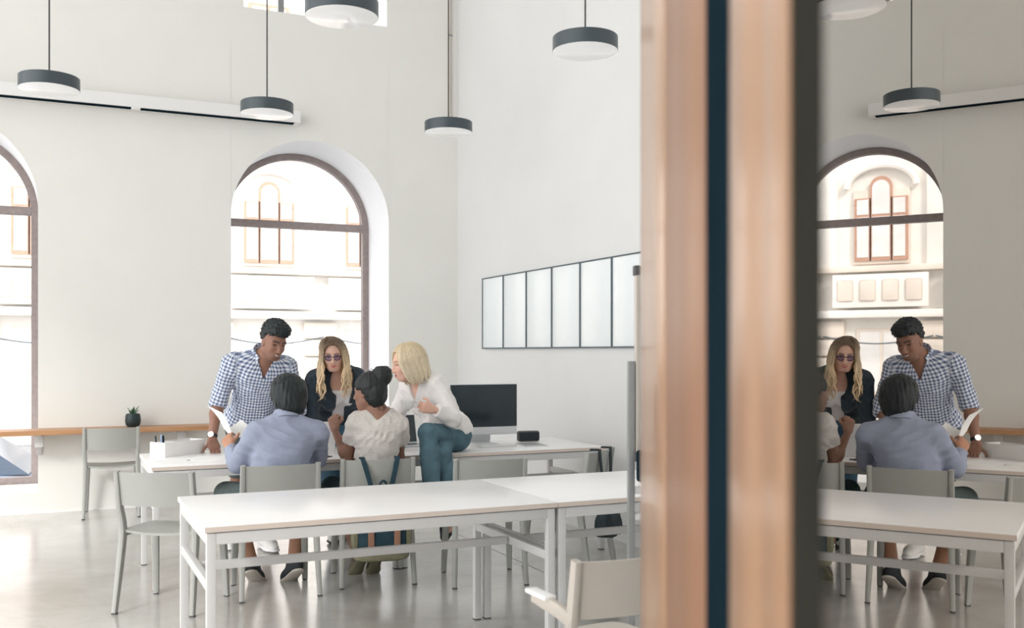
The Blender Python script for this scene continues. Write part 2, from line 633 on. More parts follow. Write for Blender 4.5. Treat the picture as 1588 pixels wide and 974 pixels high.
def arched_window(idx, a, b):
    c = (a + b) / 2
    w = thing('window_%d' % idx, (c, YO, SILL), 0, kind='structure')
    fw, hd = 0.065, 0.04
    S = SPRING - SILL
    pth_o, pth_i = [], []
    r0 = R - 0.002
    r1 = R - fw
    outer = [(-r0, 0.0), (-r0, S)] + [(-r0 * math.cos(math.pi * k / 40), S + r0 * math.sin(math.pi * k / 40)) for k in range(1, 40)] + [(r0, S), (r0, 0.0)]
    inner = [(-r1, fw), (-r1, S)] + [(-r1 * math.cos(math.pi * k / 40), S + r1 * math.sin(math.pi * k / 40)) for k in range(1, 40)] + [(r1, S), (r1, fw)]
    bm = bmesh.new()
    L = []
    for y in (-hd, hd):
        L.append(([bm.verts.new((x, y, z)) for x, z in outer], [bm.verts.new((x, y, z)) for x, z in inner]))
    n = len(outer)
    for k in range(n):
        k2 = (k + 1) % n
        (o0, i0), (o1, i1) = L
        bm.faces.new((o0[k], o0[k2], i0[k2], i0[k]))
        bm.faces.new((o1[k], i1[k], i1[k2], o1[k2]))
        bm.faces.new((o0[k], o1[k], o1[k2], o0[k2]))
        bm.faces.new((i0[k], i0[k2], i1[k2], i1[k]))
    obj('window_frame', bm, M['frame'], w)
    TZ = 2.755 - SILL
    box('transom', (-r1, -0.045, TZ - 0.038), (r1, 0.045, TZ + 0.038), M['frame'], w, 0.006)
    # panes: lower rectangle and arched fanlight
    box('pane', (-r1, -0.006, fw), (r1, 0.006, TZ - 0.038), M['glass'], w)
    bm = bmesh.new()
    pl = [(-r1, TZ + 0.038), (r1, TZ + 0.038)] + [(r1 * math.cos(math.pi * k / 30), S + r1 * math.sin(math.pi * k / 30)) for k in range(3, 28)]
    A = [bm.verts.new((x, -0.006, z)) for x, z in pl]
    B = [bm.verts.new((x, 0.006, z)) for x, z in pl]
    bm.faces.new(A)
    bm.faces.new(B[::-1])
    for k in range(len(pl)):
        k2 = (k + 1) % len(pl)
        bm.faces.new((A[k], B[k], B[k2], A[k2]))
    obj('pane', bm, M['glass'], w, smooth=False)


def upper_window(idx, a, b):
    w = thing('window_%d' % idx, ((a + b) / 2, YO, UZ0), 0, kind='structure')
    hw, hh, t = (b - a) / 2, UZ1 - UZ0, 0.06
    for lo, hi in (((-hw, -.035, 0), (-hw + t, .035, hh)), ((hw - t, -.035, 0), (hw, .035, hh)), ((-hw + t, -.035, 0), (hw - t, .035, t)), ((-hw + t, -.035, hh - t), (hw - t, .035, hh))):
        box('window_frame', lo, hi, M['reveal'], w, 0.005)
    box('mullion', (-0.235, -0.03, t), (-0.175, 0.03, hh - t), M['grey'], w, 0.005)
    box('pane', (-hw + t, -0.005, t), (-0.235, 0.005, hh - t), M['glass'], w)
    box('pane', (-0.175, -0.005, t), (hw - t, 0.005, hh - t), M['glass'], w)


for i, (a, b) in enumerate(WINS):
    arched_window(i + 1, a, b)
for i, (a, b) in enumerate(UWIN):
    upper_window(i + 4, a, b)

# ------------------------------------------------------------------ the street outside
ST = -0.9
tag(box('street', (-40, YO + 0.14, ST - 0.3), (45, 30, ST), M['asphalt']), 'grey asphalt street outside the arched windows', 'street', kind='structure')
tag(box('sidewalk', (-40, 27.6, ST), (45, 30.0, ST + 0.14), M['pave'], None, 0.03), 'pale stone sidewalk below the old facade', 'sidewalk', kind='structure')


def arch_slab(x, w, z0, z1, y0, y1, arch):
    bm = bmesh.new()
    pl = [(x - w, z0), (x + w, z0), (x + w, z1)]
    if arch:
        pl += [(x + w * math.cos(math.pi * k / 14), z1 + w * math.sin(math.pi * k / 14)) for k in range(1, 14)]
    pl.append((x - w, z1))
    A = [bm.verts.new((px, y0, pz)) for px, pz in pl]
    B = [bm.verts.new((px, y1, pz)) for px, pz in pl]
    bm.faces.new(A)
    bm.faces.new(B[::-1])
    for k in range(len(pl)):
        k2 = (k + 1) % len(pl)
        bm.faces.new((A[k], B[k], B[k2], A[k2]))
    return bm


def facade():
    b = thing('building', (0, 30.0, ST), 0, 'old pale stone building across the street with carved window surrounds', 'building')
    H = 15.0
    box('facade_wall', (-18, 0, 0), (34, 0.6, H), M['stone'], b)
    box('plinth', (-18, -0.25, 0), (34, 0.02, 1.1), M['stone2'], b, 0.03)
    for z, d, h in ((3.3, 0.5, 0.22), (4.62, 0.32, 0.18), (9.0, 0.55, 0.3), (8.55, 0.2, 0.14), (14.2, 0.7, 0.5)):
        box('cornice', (-18, -d, z), (34, 0.02, z + h), M['stone2'] if d < 0.4 else M['stone'], b, 0.05)
    X0 = -12.4
    win = None
    bay = 3.05
    for k in range(11):
        x = X0 + bay * k
        # rusticated ground floor piers and pilasters above
        pr = box('pilaster', (x + bay / 2 - 0.3, -0.18, 4.8), (x + bay / 2 + 0.3, 0.02, 8.5), M['stone'], b, 0.03)
        for zz in (1.15, 1.68, 2.21, 2.74):
            box('rusticated_block', (x + bay / 2 - 0.5, -0.22, zz), (x + bay / 2 + 0.5, 0.02, zz + 0.47), M['stone2'], b, 0.04)
        # ground floor opening
        f = box('doorway', (x - 0.7, -0.06, 1.1), (x + 0.7, 0.03, 3.0), M['stone2'], b, 0.02)
        box('door_pane', (x - 0.6, -0.08, 1.2), (x - 0.05, -0.05, 2.9), M['fglass'], f)
        box('door_pane', (x + 0.05, -0.08, 1.2), (x + 0.6, -0.05, 2.9), M['fglass'], f)
        # triple window with arched middle light
        f = box('window', (x - 0.78, -0.10, 4.85), (x + 0.78, 0.03, 7.0), M['stone2'], b, 0.03)
        for dx, w, top in ((-0.50, 0.16, 6.75), (0.0, 0.24, 7.05), (0.50, 0.16, 6.75)):
            fr = obj('window', arch_slab(x + dx, w + 0.07, 4.95, top, -0.16, -0.09, dx == 0), M['tan'], b, smooth=False)
            obj('pane', arch_slab(x + dx, w, 5.05, 6.2, -0.175, -0.155, False), M['fglass'], fr, smooth=False)
            obj('pane', arch_slab(x + dx, w, 6.28, top - 0.04, -0.175, -0.155, dx == 0), M['fglass'], fr, smooth=False)
        # hood above the window
        bm = bmesh.new()
        add_tube(bm, [(x + 0.95 * math.cos(math.pi * j / 14), -0.15, 7.05 + 0.62 * math.sin(math.pi * j / 14)) for j in range(15)], 0.1, 8)
        obj('window_hood', bm, M['stone'], b)
        # balcony parapet with carved panels
        pp = box('parapet', (x - 1.3, -0.42, 3.6), (x + 1.3, -0.24, 4.55), M['stone'], b, 0.03)
        for j in range(4):
            xx = x - 0.93 + 0.62 * j
            box('carved_panel', (xx - 0.22, -0.47, 3.78), (xx + 0.22, -0.41, 4.38), M['stone2'], pp, 0.05)
        bm = bmesh.new()
        add_tube(bm, [(x - 1.45 + 3.0 * j / 12, -0.5, 2.78 - 0.22 * math.sin(math.pi * j / 12)) for j in range(13)], 0.022, 6)
        obj('cable', bm, M['slate'], b)
        # second floor windows
        f = box('window', (x - 0.6, -0.1, 9.7), (x + 0.6, 0.03, 12.6), M['tan'], b, 0.02)
        box('pane', (x - 0.5, -0.12, 9.8), (x - 0.04, -0.09, 12.5), M['fglass'], f)
        box('pane', (x + 0.04, -0.12, 9.8), (x + 0.5, -0.09, 12.5), M['fglass'], f)


facade()


def car():
    c = thing('car', (-1.7, 13.4, ST), math.radians(-4), 'pale blue car parked outside the left arched window', 'car')
    bm = bmesh.new()
    prof = [(-2.1, .35), (-2.12, .62), (-1.95, .82), (-1.0, .93), (1.2, .95), (2.0, .9), (2.12, .6), (2.1, .35)]
    roof = [(-0.95, .92), (-0.35, 1.36), (0.1, 1.45), (0.9, 1.42), (1.55, .95)]

    def slab(pr, w0, w1):
        A = [bm.verts.new((x, -(w0 if z < 1.0 else w1), z)) for x, z in pr]
        B = [bm.verts.new((x, (w0 if z < 1.0 else w1), z)) for x, z in pr]
        bm.faces.new(A)
        bm.faces.new(B[::-1])
        for k in range(len(pr)):
            k2 = (k + 1) % len(pr)
            bm.faces.new((A[k], B[k], B[k2], A[k2]))
    slab(prof, .85, .85)
    body = obj('car_body', bm, M['carp'], c, smooth=False)
    bm = bmesh.new()
    slab(roof, .80, .62)
    obj('cabin_glass', bm, M['carg'], c, smooth=False)
    box('roof_panel', (-0.3, -.6, 1.42), (0.95, .6, 1.47), M['carp'], c, 0.02)
    for x in (-1.35, 1.35):
        for y in (-.82, .82):
            bm = bmesh.new()
            add_tube(bm, [(x, y - .1, .32), (x, y + .1, .32)], .32, 20)
            obj('wheel', bm, M['tyre'], c)
    bm = bmesh.new()
    add_box(bm, (-.75, -.98, .95), (-.6, -.82, 1.08), .03)
    obj('wing_mirror', bm, M['tyre'], c)
    return c


car()

# ------------------------------------------------------------------ wall fittings
t = thing('screen_housing', (-2.3, YA - 0.004, 3.62), 0, 'long white screen housing on the back wall above the arched windows', 'screen housing')
box('housing', (-4.0, -0.16, 0.012), (4.50, 0.0, 0.125), M['white'], t, 0.006)
box('slot', (-4.0, -0.145, 0.003), (4.44, -0.085, 0.013), M['seal'], t)
box('clip', (2.97, -0.15, 0.001), (3.05, -0.08, 0.014), M['white'], t, 0.003)

bm = bmesh.new()
add_tube(bm, [(3.80, YA - 0.018, 3.72), (3.80, YA - 0.018, CEIL)], 0.011, 8)
t = tag(obj('conduit_pipe', bm, M['chairw']), 'thin white conduit pipe running up the back wall near the corner', 'pipe')
for z in (3.85, 4.72, 5.6):
    box('pipe_clip', (3.78, YA - 0.032, z), (3.82, YA - 0.001, z + 0.02), M['grey'], t, 0.003)

t = thing('wall_shelf', (-1.2, YA, 0), 0, 'oak wall shelf along the back wall under the window, holding a small pot', 'shelf')
box('shelf_board', (-2.8, -0.30, 0.708), (2.60, 0.0, 0.75), M['oak'], t, 0.004)
for x in (-2.3, -0.6 + 1.72, 2.3):
    bm = bmesh.new()
    add_box(bm, (x - 0.02, -0.22, 0.69), (x + 0.02, 0.0, 0.708), 0.003)
    add_box(bm, (x - 0.02, -0.02, 0.52), (x + 0.02, 0.0, 0.70), 0.003)
    add_box(bm, (x - 0.035, -0.20, 0.60), (x + 0.035, -0.12, 0.70), 0.006)
    obj('bracket', bm, M['metalw'], t)

# poster-sized white panels in a dark frame on the side wall
for k in range(6):
    y1 = 9.07 - 0.5 * k
    t = thing('wall_panel', (XB, y1 - 0.25, 1.456), 0, '%s of the white magnetic panels in a row on the side wall' % ['leftmost', 'second from left', 'third from left', 'fourth from left', 'fifth from left', 'sixth from left'][k], 'panel', 'white panels on the side wall')
    hy, hz, fr = 0.25, 0.692, 0.010
    box('panel_face', (-0.020, -hy + fr, fr), (-0.002, hy - fr, hz - fr), M['board'], t, 0.002)
    for lo, hi in (((-.026, -hy, 0), (0, -hy + fr, hz)), ((-.026, hy - fr, 0), (0, hy, hz)), ((-.026, -hy + fr, 0), (0, hy - fr, fr)), ((-.026, -hy + fr, hz - fr), (0, hy - fr, hz))):
        box('frame_strip', lo, hi, M['slate'], t)

# ------------------------------------------------------------------ pendant lamps
LZ = 3.265


def lamp(x, y, label):
    t = thing('pendant_lamp', (x, y, LZ), 0, label, 'lamp', 'round slate pendant lamps')
    r, h = 0.2, 0.088
    lathe('lamp_shade', [(r - 0.006, 0.006), (r - 0.006, 0.002), (r, 0.002), (r, h - 0.004), (r - 0.004, h), (0.02, h + 0.004), (0, h + 0.004)], M['lamp'], t, 48)
    lathe('diffuser', [(0, -0.003), (r - 0.006, -0.003), (r - 0.0015, 0.0), (r - 0.0065, 0.0015), (r - 0.007, 0.02), (0, 0.02)], M['diff'], t, 48)
    bm = bmesh.new()
    add_tube(bm, [(0, 0, h + 0.002), (0, 0, CEIL - LZ - 0.03)], 0.0055, 8)
    obj('cord', bm, M['cord'], t)
    lathe('cord_grip', [(0, h + 0.03), (0.012, h + 0.03), (0.016, h + 0.004), (0, h + 0.004)], M['lamp'], t, 16)
    lathe('ceiling_rose', [(0, CEIL - LZ), (0.06, CEIL - LZ), (0.055, CEIL - LZ - 0.03), (0, CEIL - LZ - 0.03)], M['lamp'], t, 24)


lamp(0.0, 7.74, 'slate pendant lamp hanging furthest left, in front of the screen housing')
lamp(1.53, 7.83, 'slate pendant lamp hanging above the arched window, at the end of the screen housing')
lamp(3.04, 7.85, 'slate pendant lamp hanging in front of the room corner')
lamp(1.46, 5.39, 'largest slate pendant lamp, cut by the top edge under the high window')
lamp(2.98, 5.38, 'slate pendant lamp hanging in front of the side wall above the white panels')


# ------------------------------------------------------------------ tables
def table(x0, y0, w, d, label, rot=0):
    t = thing('table', (x0 + w / 2, y0 + d / 2, 0), rot, label, 'table', 'white tables pushed together in rows')
    hw, hd, T = w / 2, d / 2, 0.742
    box('tabletop', (-hw, -hd, T - 0.024), (hw, hd, T), M['top'], t, 0.003)
    box('edge_band', (-hw - .0008, -hd - .0008, T - 0.0225), (hw + .0008, -hd + .002, T - 0.0025), M['edge'], t)
    box('edge_band', (-hw - .0008, hd - .002, T - 0.0225), (hw + .0008, hd + .0008, T - 0.0025), M['edge'], t)
    s = 0.036
    for sx in (-1, 1):
        for sy in (-1, 1):
            cx, cy = sx * (hw - s / 2 - 0.008), sy * (hd - s / 2 - 0.01)
            lg = box('leg', (cx - s / 2, cy - s / 2, 0.006), (cx + s / 2, cy + s / 2, T - 0.029), M['metalw'], t, 0.003)
            box('foot_cap', (cx - s / 2, cy - s / 2, 0), (cx + s / 2, cy + s / 2, 0.006), M['feet'], lg)
    for sy in (-1, 1):
        cy = sy * (hd - s / 2 - 0.01)
        box('apron_rail', (-hw + 0.044, cy - s / 2, T - 0.074), (hw - 0.044, cy + s / 2, T - 0.029), M['metalw'], t, 0.003)
    for sx in (-1, 1):
        cx = sx * (hw - s / 2 - 0.008)
        box('apron_rail', (cx - s / 2, -hd + 0.046, T - 0.074), (cx + s / 2, hd - 0.046, T - 0.029), M['metalw'], t, 0.003)
        box('side_stretcher', (cx - 0.014, -hd + 0.046, 0.478), (cx + 0.014, hd - 0.046, 0.518), M['metalw'], t, 0.003)
    box('long_stretcher', (-hw + 0.05, -0.015, 0.480), (hw - 0.05, 0.015, 0.516), M['metalw'], t, 0.003)
    return t


NY0, NY1 = 4.04, 4.95
FY0, FY1 = 6.27, 7.14
table(0.55, NY0, 1.545, NY1 - NY0, 'front left white table, nearest the camera, with bare top and its end leg in view')
table(2.10, NY0, 1.545, NY1 - NY0, 'front right white table with bare top, running behind the grey board post')
table(0.55, FY0, 1.545, FY1 - FY0, 'back left white table with papers, desk box and the man in blue seated at it')
table(2.10, FY0, 1.545, FY1 - FY0, 'back right white table carrying the desktop computer and keyboard')


# ------------------------------------------------------------------ chairs
def make_chair(name, label, arms=False, m=None):
    m = m or M['chair']
    t = thing(name, (0, 0, 0), 0, label, 'chair', 'grey stacking chairs')

    def seat(u, v):
        a, b = u * 2 - 1, v * 2 - 1
        w = 0.205 - 0.012 * b
        x = a * w * (1 - 0.06 * b ** 4)
        y = b * 0.20 * (1 - 0.10 * a ** 4 * (1 if b > 0 else 0.4)) + 0.01
        z = 0.445 - 0.012 * (1 - a * a) * (1 - 0.4 * b) - 0.012 * max(0, b) ** 3
        return (x, y, z), (0, 0, 1)
    bm = bmesh.new()
    add_sheet(bm, seat, 14, 14, 0.014)
    obj('seat', bm, m, t)

    def back(u, v):
        a = u * 2 - 1
        z = 0.588 + 0.185 * v
        return (a * 0.208, -0.205 - 0.035 * (1 - a * a) - 0.03 * v, z), (0, -1, 0)
    bm = bmesh.new()
    add_sheet(bm, back, 14, 5, 0.012)
    obj('backrest', bm, m, t)
    sec = rrect(1.0, 0.72, 0.35)
    for s in (-1, 1):
        bm = bmesh.new()
        add_tube(bm, catmull([(s * .214, -.236, .778), (s * .214, -.210, .60), (s * .210, -.178, .45), (s * .214, -.205, .25), (s * .222, -.245, 0.008)], 4), [.019, .021, .025, .023, .018], section=sec)
        lg = obj('leg', bm, m, t)
        box('foot_cap', (s * .222 - .014, -.258, 0), (s * .222 + .014, -.232, .010), M['feet'], lg, .002)
        bm = bmesh.new()
        add_tube(bm, catmull([(s * .190, .12, .424), (s * .203, .17, .405), (s * .207, .186, .34), (s * .213, .205, .15), (s * .217, .217, 0.008)], 4), [.021, .024, .023, .020, .017], section=sec)
        lg = obj('leg', bm, m, t)
        box('foot_cap', (s * .217 - .013, .205, 0), (s * .217 + .013, .229, .010), M['feet'], lg, .002)
        bm = bmesh.new()
        add_tube(bm, [(s * .204, -.17, .428), (s * .198, 0, .426), (s * .194, .15, .424)], .015, section=rrect(.8, 1))
        obj('seat_rail', bm, m, t)
        if arms:
            bm = bmesh.new()
            add_tube(bm, catmull([(s * .216, -.215, .585), (s * .236, -.16, .612), (s * .246, -.10, .622), (s * .246, -.02, .626)], 4), [.017, .018, .017, .015], section=rrect(.8, 1.3))
            a = obj('armrest', bm, m, t)
            bm = bmesh.new()
            add_box(bm, (s * .246 - .022, -.13, .634), (s * .246 + .022, .01, .650), .007)
            obj('arm_pad', bm, M['white'], a)  # whiter than the chair: light falling on the arms put into the colour
    return t


proto = make_chair('chair', 'grey chair under the seated man in the light blue shirt')
proto.location = (1.225, 6.03, 0)
proto.rotation_euler.z = math.radians(-3)
for x, y, rz, lab in (
        (0.64, 5.93, -32, 'empty grey chair standing askew at the left end of the back table'),
        (1.845, 6.09, -8, 'grey chair with a backpack hanging from it, under the seated woman'),
        (2.48, 5.80, -12, 'empty grey chair in front of the desktop computer'),
        (3.16, 5.95, 38, 'grey chair at the right end of the back table with a black bag on it'),
        (0.50, 9.46, -4, 'whitish grey chair against the back wall under the oak shelf')):
    c = copy_tree(proto)
    c.location = (x, y, 0)
    c.rotation_euler.z = math.radians(rz)
    c['label'] = lab
ac = make_chair('armchair', 'white chair with armrests in the foreground beside the wooden door edge', True, M['chairw'])
ac.location = (1.685, 2.97, 0)
ac.rotation_euler.z = math.radians(2)

# ------------------------------------------------------------------ mobile whiteboard (seen edge-on behind the door)
bd = Vector((0.95, -0.31, 0)).normalized()
t = thing('mobile_whiteboard', (2.215, 3.604, 0), math.atan2(bd.y, bd.x), 'mobile whiteboard on a grey post, seen edge-on beside the wooden door', 'whiteboard')
box('post', (-.014, -.014, 0.05), (.014, .014, 1.386), M['grey'], t, .003)
box('post', (1.226, -.014, 0.05), (1.254, .014, 1.386), M['grey'], t, .003)
box('board_face', (.03, -.012, .985), (1.21, .012, 1.77), M['board'], t, .002)
for lo, hi in (((.018, -.02, .97), (.034, .02, 1.784)), ((1.206, -.02, .97), (1.222, .02, 1.784)), ((.034, -.02, .97), (1.206, .02, .985)), ((.034, -.02, 1.769), (1.206, .02, 1.784))):
    box('board_edge', lo, hi, M['chairw'], t, .003)
for x in (.012, 1.204):
    for z in (.965, 1.745):
        box('corner_cap', (x, -.023, z), (x + .024, .023, z + .042), M['feet'], t, .006)
box('cross_bar', (.014, -.012, .83), (1.226, .012, .86), M['metalw'], t, .003)
box('cross_bar', (.014, -.012, .72), (1.226, .012, .745), M['metalw'], t, .003)
box('pen_tray', (.03, -.085, .89), (1.2, -.012, .965), M['feet'], t, .01)
box('eraser_caddy', (.014, -.125, .886), (.22, -.026, 1.016), M['seal'], t, .012)
for x in (0, 1.24):
    box('base_foot', (x - .02, -.27, .03), (x + .02, .27, .06), M['grey'], t, .005)
    for y in (-.25, .25):
        bm = bmesh.new()
        add_tube(bm, [(x - .012, y, .021), (x + .012, y, .021)], .021, 14)
        obj('castor', bm, M['feet'], t)

# ------------------------------------------------------------------ open door leaf with reflecting glass, right beside the camera
t = thing('door_1', (0, 0, 0), math.radians(-24.8 - 3.05), kind='structure')
N0, ZT = 0.14, 2.75


def leaf(name, t0, t1, z0, z1, m, face=N0, back=N0 + 0.05, bev=0.004, parent=None):
    return box(name, (face, t0, z0), (back, t1, z1), m, parent or t, bev, 3)


leaf('pane', -0.30, 0.551, 0.14, ZT - 0.14, M['mirror'], N0, N0 + 0.012, 0.0)
leaf('pane_backing', -0.30, 0.551, 0.14, ZT - 0.14, M['seal'], N0 + 0.013, N0 + 0.03, 0.0)
leaf('glazing_seal', 0.552, 0.634, 0.14, ZT - 0.14, M['sealb'], N0 + 0.0005, N0 + 0.05, 0.0)
leaf('rail', -0.30, 0.64, 0.01, 0.139, M['doorwood'])
leaf('rail', -0.30, 0.64, ZT - 0.139, ZT, M['doorwood'])


def moulding(name, t0, t1, prof, m):
    """vertical stile with a moulded face: prof is a list of (fraction, offset)"""
    bm = bmesh.new()
    pts = [(N0 + o, t0 + (t1 - t0) * f) for f, o in prof] + [(N0 + 0.05, t1), (N0 + 0.05, t0)]
    A = [bm.verts.new((x, y, 0.01)) for x, y in pts]
    B = [bm.verts.new((x, y, ZT)) for x, y in pts]
    bm.faces.new(A)
    bm.faces.new(B[::-1])
    for k in range(len(pts)):
        k2 = (k + 1) % len(pts)
        bm.faces.new((A[k], B[k], B[k2], A[k2]))
    return obj(name, bm, m, t)


def bulge(f0, f1, h, n=8):
    return [(f0 + (f1 - f0) * k / n, -h * math.sin(math.pi * k / n) + 0.0) for k in range(n + 1)]


moulding('stile', 0.635, 0.866, bulge(0, 0.34, 0.003) + bulge(0.36, 0.99, 0.007), M['doorwood'])
leaf('meeting_gap', 0.867, 1.015, 0.01, ZT, M['seal'], N0 + 0.001, N0 + 0.05, 0.0)
moulding('stile', 1.016, 1.405, [(0, 0.001), (0.02, -0.001), (0.97, -0.001), (1.0, 0.002)], M['doorwood2'])
moulding('stile', 1.406, 1.86, [(0, 0.0), (0.03, -0.003), (0.96, -0.003), (1.0, 0.006)], M['doorwood'])


# ------------------------------------------------------------------ distance-field modelling of figures
def V(*a):
    return np.array(a if len(a) > 1 else a[0], dtype=np.float64)


def unit(v):
    v = np.asarray(v, float)
    return v / max(1e-9, np.linalg.norm(v))


class Field:
    """signed distance grid; primitives are blended in locally, surface pulled out with surface nets"""

    def __init__(self, lo, hi, h):
        self.lo = np.array(lo, float)
        self.h = h
        n = np.ceil((np.array(hi) - self.lo) / h).astype(int) + 1
        self.n = n
        self.ax = [(self.lo[i] + h * np.arange(n[i])).astype(np.float32) for i in range(3)]
        self.f = np.full(n, 0.2, np.float32)

    def _blk(self, lo, hi, pad):
        s = []
        for i in range(3):
            a = int(max(0, math.floor((lo[i] - pad - self.lo[i]) / self.h)))
            b = int(min(self.n[i], math.ceil((hi[i] + pad - self.lo[i]) / self.h) + 1))
            if b - a < 1:
                return None
            s.append(slice(a, b))
        P = (self.ax[0][s[0]][:, None, None], self.ax[1][s[1]][None, :, None], self.ax[2][s[2]][None, None, :])
        return tuple(s), P

    def apply(self, fn, lo, hi, k=0.0, mode='add', pad=None):
        r = self._blk(lo, hi, (k + 0.03) if pad is None else pad)
        if r is None:
            return
        s, P = r
        d = fn(*P).astype(np.float32)
        a = self.f[s]
        if mode == 'add':
            if k > 0:
                q = np.maximum(k - np.abs(a - d), 0)
                self.f[s] = np.minimum(a, d) - q * q / (4 * k)
            else:
                self.f[s] = np.minimum(a, d)
        else:
            d = -d
            if k > 0:
                q = np.maximum(k - np.abs(a - d), 0)
                self.f[s] = np.maximum(a, d) + q * q / (4 * k)
            else:
                self.f[s] = np.maximum(a, d)

    def cap(self, a, b, ra, rb=None, k=0.02, n=None, sq=1.0, mode='add', infl=0.0):
        """tapered capsule; n, sq: squash (sq<1 flattens along n)"""
        a, b = V(a), V(b)
        rb = ra if rb is None else rb
        ra, rb = ra + infl, rb + infl
        ba = b - a
        L2 = max(1e-9, float(ba @ ba))
        nn = None if n is None else unit(n)

        def fn(x, y, z):
            px, py, pz = x - a[0], y - a[1], z - a[2]
            t = np.clip((px * ba[0] + py * ba[1] + pz * ba[2]) / L2, 0, 1)
            dx, dy, dz = px - t * ba[0], py - t * ba[1], pz - t * ba[2]
            d2 = dx * dx + dy * dy + dz * dz
            if nn is not None:
                c = dx * nn[0] + dy * nn[1] + dz * nn[2]
                d2 = d2 + c * c * (1 / (sq * sq) - 1)
                return (np.sqrt(d2) - (ra + t * (rb - ra))) * (0.5 + 0.5 * sq)
            return np.sqrt(d2) - (ra + t * (rb - ra))
        R_ = max(ra, rb)
        self.apply(fn, np.minimum(a, b) - R_, np.maximum(a, b) + R_, k, mode)

    def ell(self, c, axes, r, k=0.02, mode='add', infl=0.0):
        c = V(c)
        A = np.array(axes, float)
        r = np.array(r, float) + infl

        def fn(x, y, z):
            px, py, pz = x - c[0], y - c[1], z - c[2]
            k0 = 0
            k1 = 0
            for i in range(3):
                q = px * A[i][0] + py * A[i][1] + pz * A[i][2]
                k0 = k0 + (q / r[i]) ** 2
                k1 = k1 + (q / r[i] ** 2) ** 2
            k0 = np.sqrt(k0)
            k1 = np.sqrt(k1) + 1e-6
            return k0 * (k0 - 1) / k1
        R_ = float(max(r))
        self.apply(fn, c - R_, c + R_, k, mode)

    def half(self, p, n, lo, hi, k=0.0, extra=None):
        """cut away everything on the +n side of the plane (inside the given block), optionally limited by more planes"""
        planes = [(V(p), unit(n))] + [(V(a), unit(b)) for a, b in (extra or [])]

        def fn(x, y, z):
            d = None
            for q, m in planes:
                e = -((x - q[0]) * m[0] + (y - q[1]) * m[1] + (z - q[2]) * m[2])
                d = e if d is None else np.maximum(d, e)
            return d
        self.apply(fn, lo, hi, k, 'cut', pad=0.0)

    def noise(self, amp, freq, seed=0, aniso=(1, 1, 1), n=5, ridge=False):
        r = np.random.default_rng(seed)
        act = np.abs(self.f) < max(0.03, amp * 4)
        ix = np.nonzero(act)
        p = np.stack([self.ax[i][ix[i]] for i in range(3)], 1)
        v = np.zeros(len(p), np.float32)
        for j in range(n):
            d = unit(r.normal(size=3)) * np.array(aniso) * freq * (0.6 + 0.9 * r.random())
            w = unit(r.normal(size=3)) * freq * 0.6
            v += np.sin(p @ d + r.random() * 6.28 + 1.3 * np.sin(p @ w + r.random() * 6.28)).astype(np.float32)
        v /= n ** 0.5
        if ridge:
            v = np.abs(v) - .6
        self.f[ix] += amp * v

    def mesh(self):
        f = self.f
        f[0] = f[-1] = 0.2
        f[:, 0] = f[:, -1] = 0.2
        f[:, :, 0] = f[:, :, -1] = 0.2
        ins = f < 0
        cnt = np.zeros(np.array(f.shape) - 1, np.uint8)
        for dx in (0, 1):
            for dy in (0, 1):
                for dz in (0, 1):
                    cnt += ins[dx:f.shape[0] - 1 + dx, dy:f.shape[1] - 1 + dy, dz:f.shape[2] - 1 + dz]
        cells = np.argwhere((cnt > 0) & (cnt < 8))
        idx = np.full(cnt.shape, -1, np.int32)
        idx[tuple(cells.T)] = np.arange(len(cells))
        acc = np.zeros((len(cells), 3))
        num = np.zeros(len(cells))
        cor = [(a, b, c) for a in (0, 1) for b in (0, 1) for c in (0, 1)]
        val = {c: f[cells[:, 0] + c[0], cells[:, 1] + c[1], cells[:, 2] + c[2]].astype(float) for c in cor}
        for c in cor:
            for ax in range(3):
                if c[ax] == 0:
                    e = list(c)
                    e[ax] = 1
                    e = tuple(e)
                    va, vb = val[c], val[e]
                    m = (va < 0) != (vb < 0)
                    t = np.where(m, va / np.where(m, va - vb, 1), 0)
                    p = np.array(c, float)[None, :].repeat(len(cells), 0)
                    p[:, ax] = t
                    acc[m] += p[m]
                    num[m] += 1
        verts = self.lo + self.h * (cells + acc / num[:, None])
        faces = []
        for ax in range(3):
            o1, o2 = (ax + 1) % 3, (ax + 2) % 3
            sl0 = [slice(1, -1)] * 3
            sl1 = [slice(1, -1)] * 3
            sl0[ax] = slice(0, -1)
            sl1[ax] = slice(1, None)
            A, B = ins[tuple(sl0)], ins[tuple(sl1)]
            for flip, msk in ((False, A & ~B), (True, ~A & B)):
                g = np.argwhere(msk)
                off = np.ones(3, int)
                off[ax] = 0
                g = g + off
                q = []
                for d1, d2 in ((0, 0), (1, 0), (1, 1), (0, 1)):
                    e = g.copy()
                    e[:, o1] -= d1
                    e[:, o2] -= d2
                    q.append(idx[tuple(e.T)])
                q = np.stack(q, 1)
                if flip:
                    q = q[:, ::-1]
                faces.append(q)
        return verts, np.concatenate(faces)


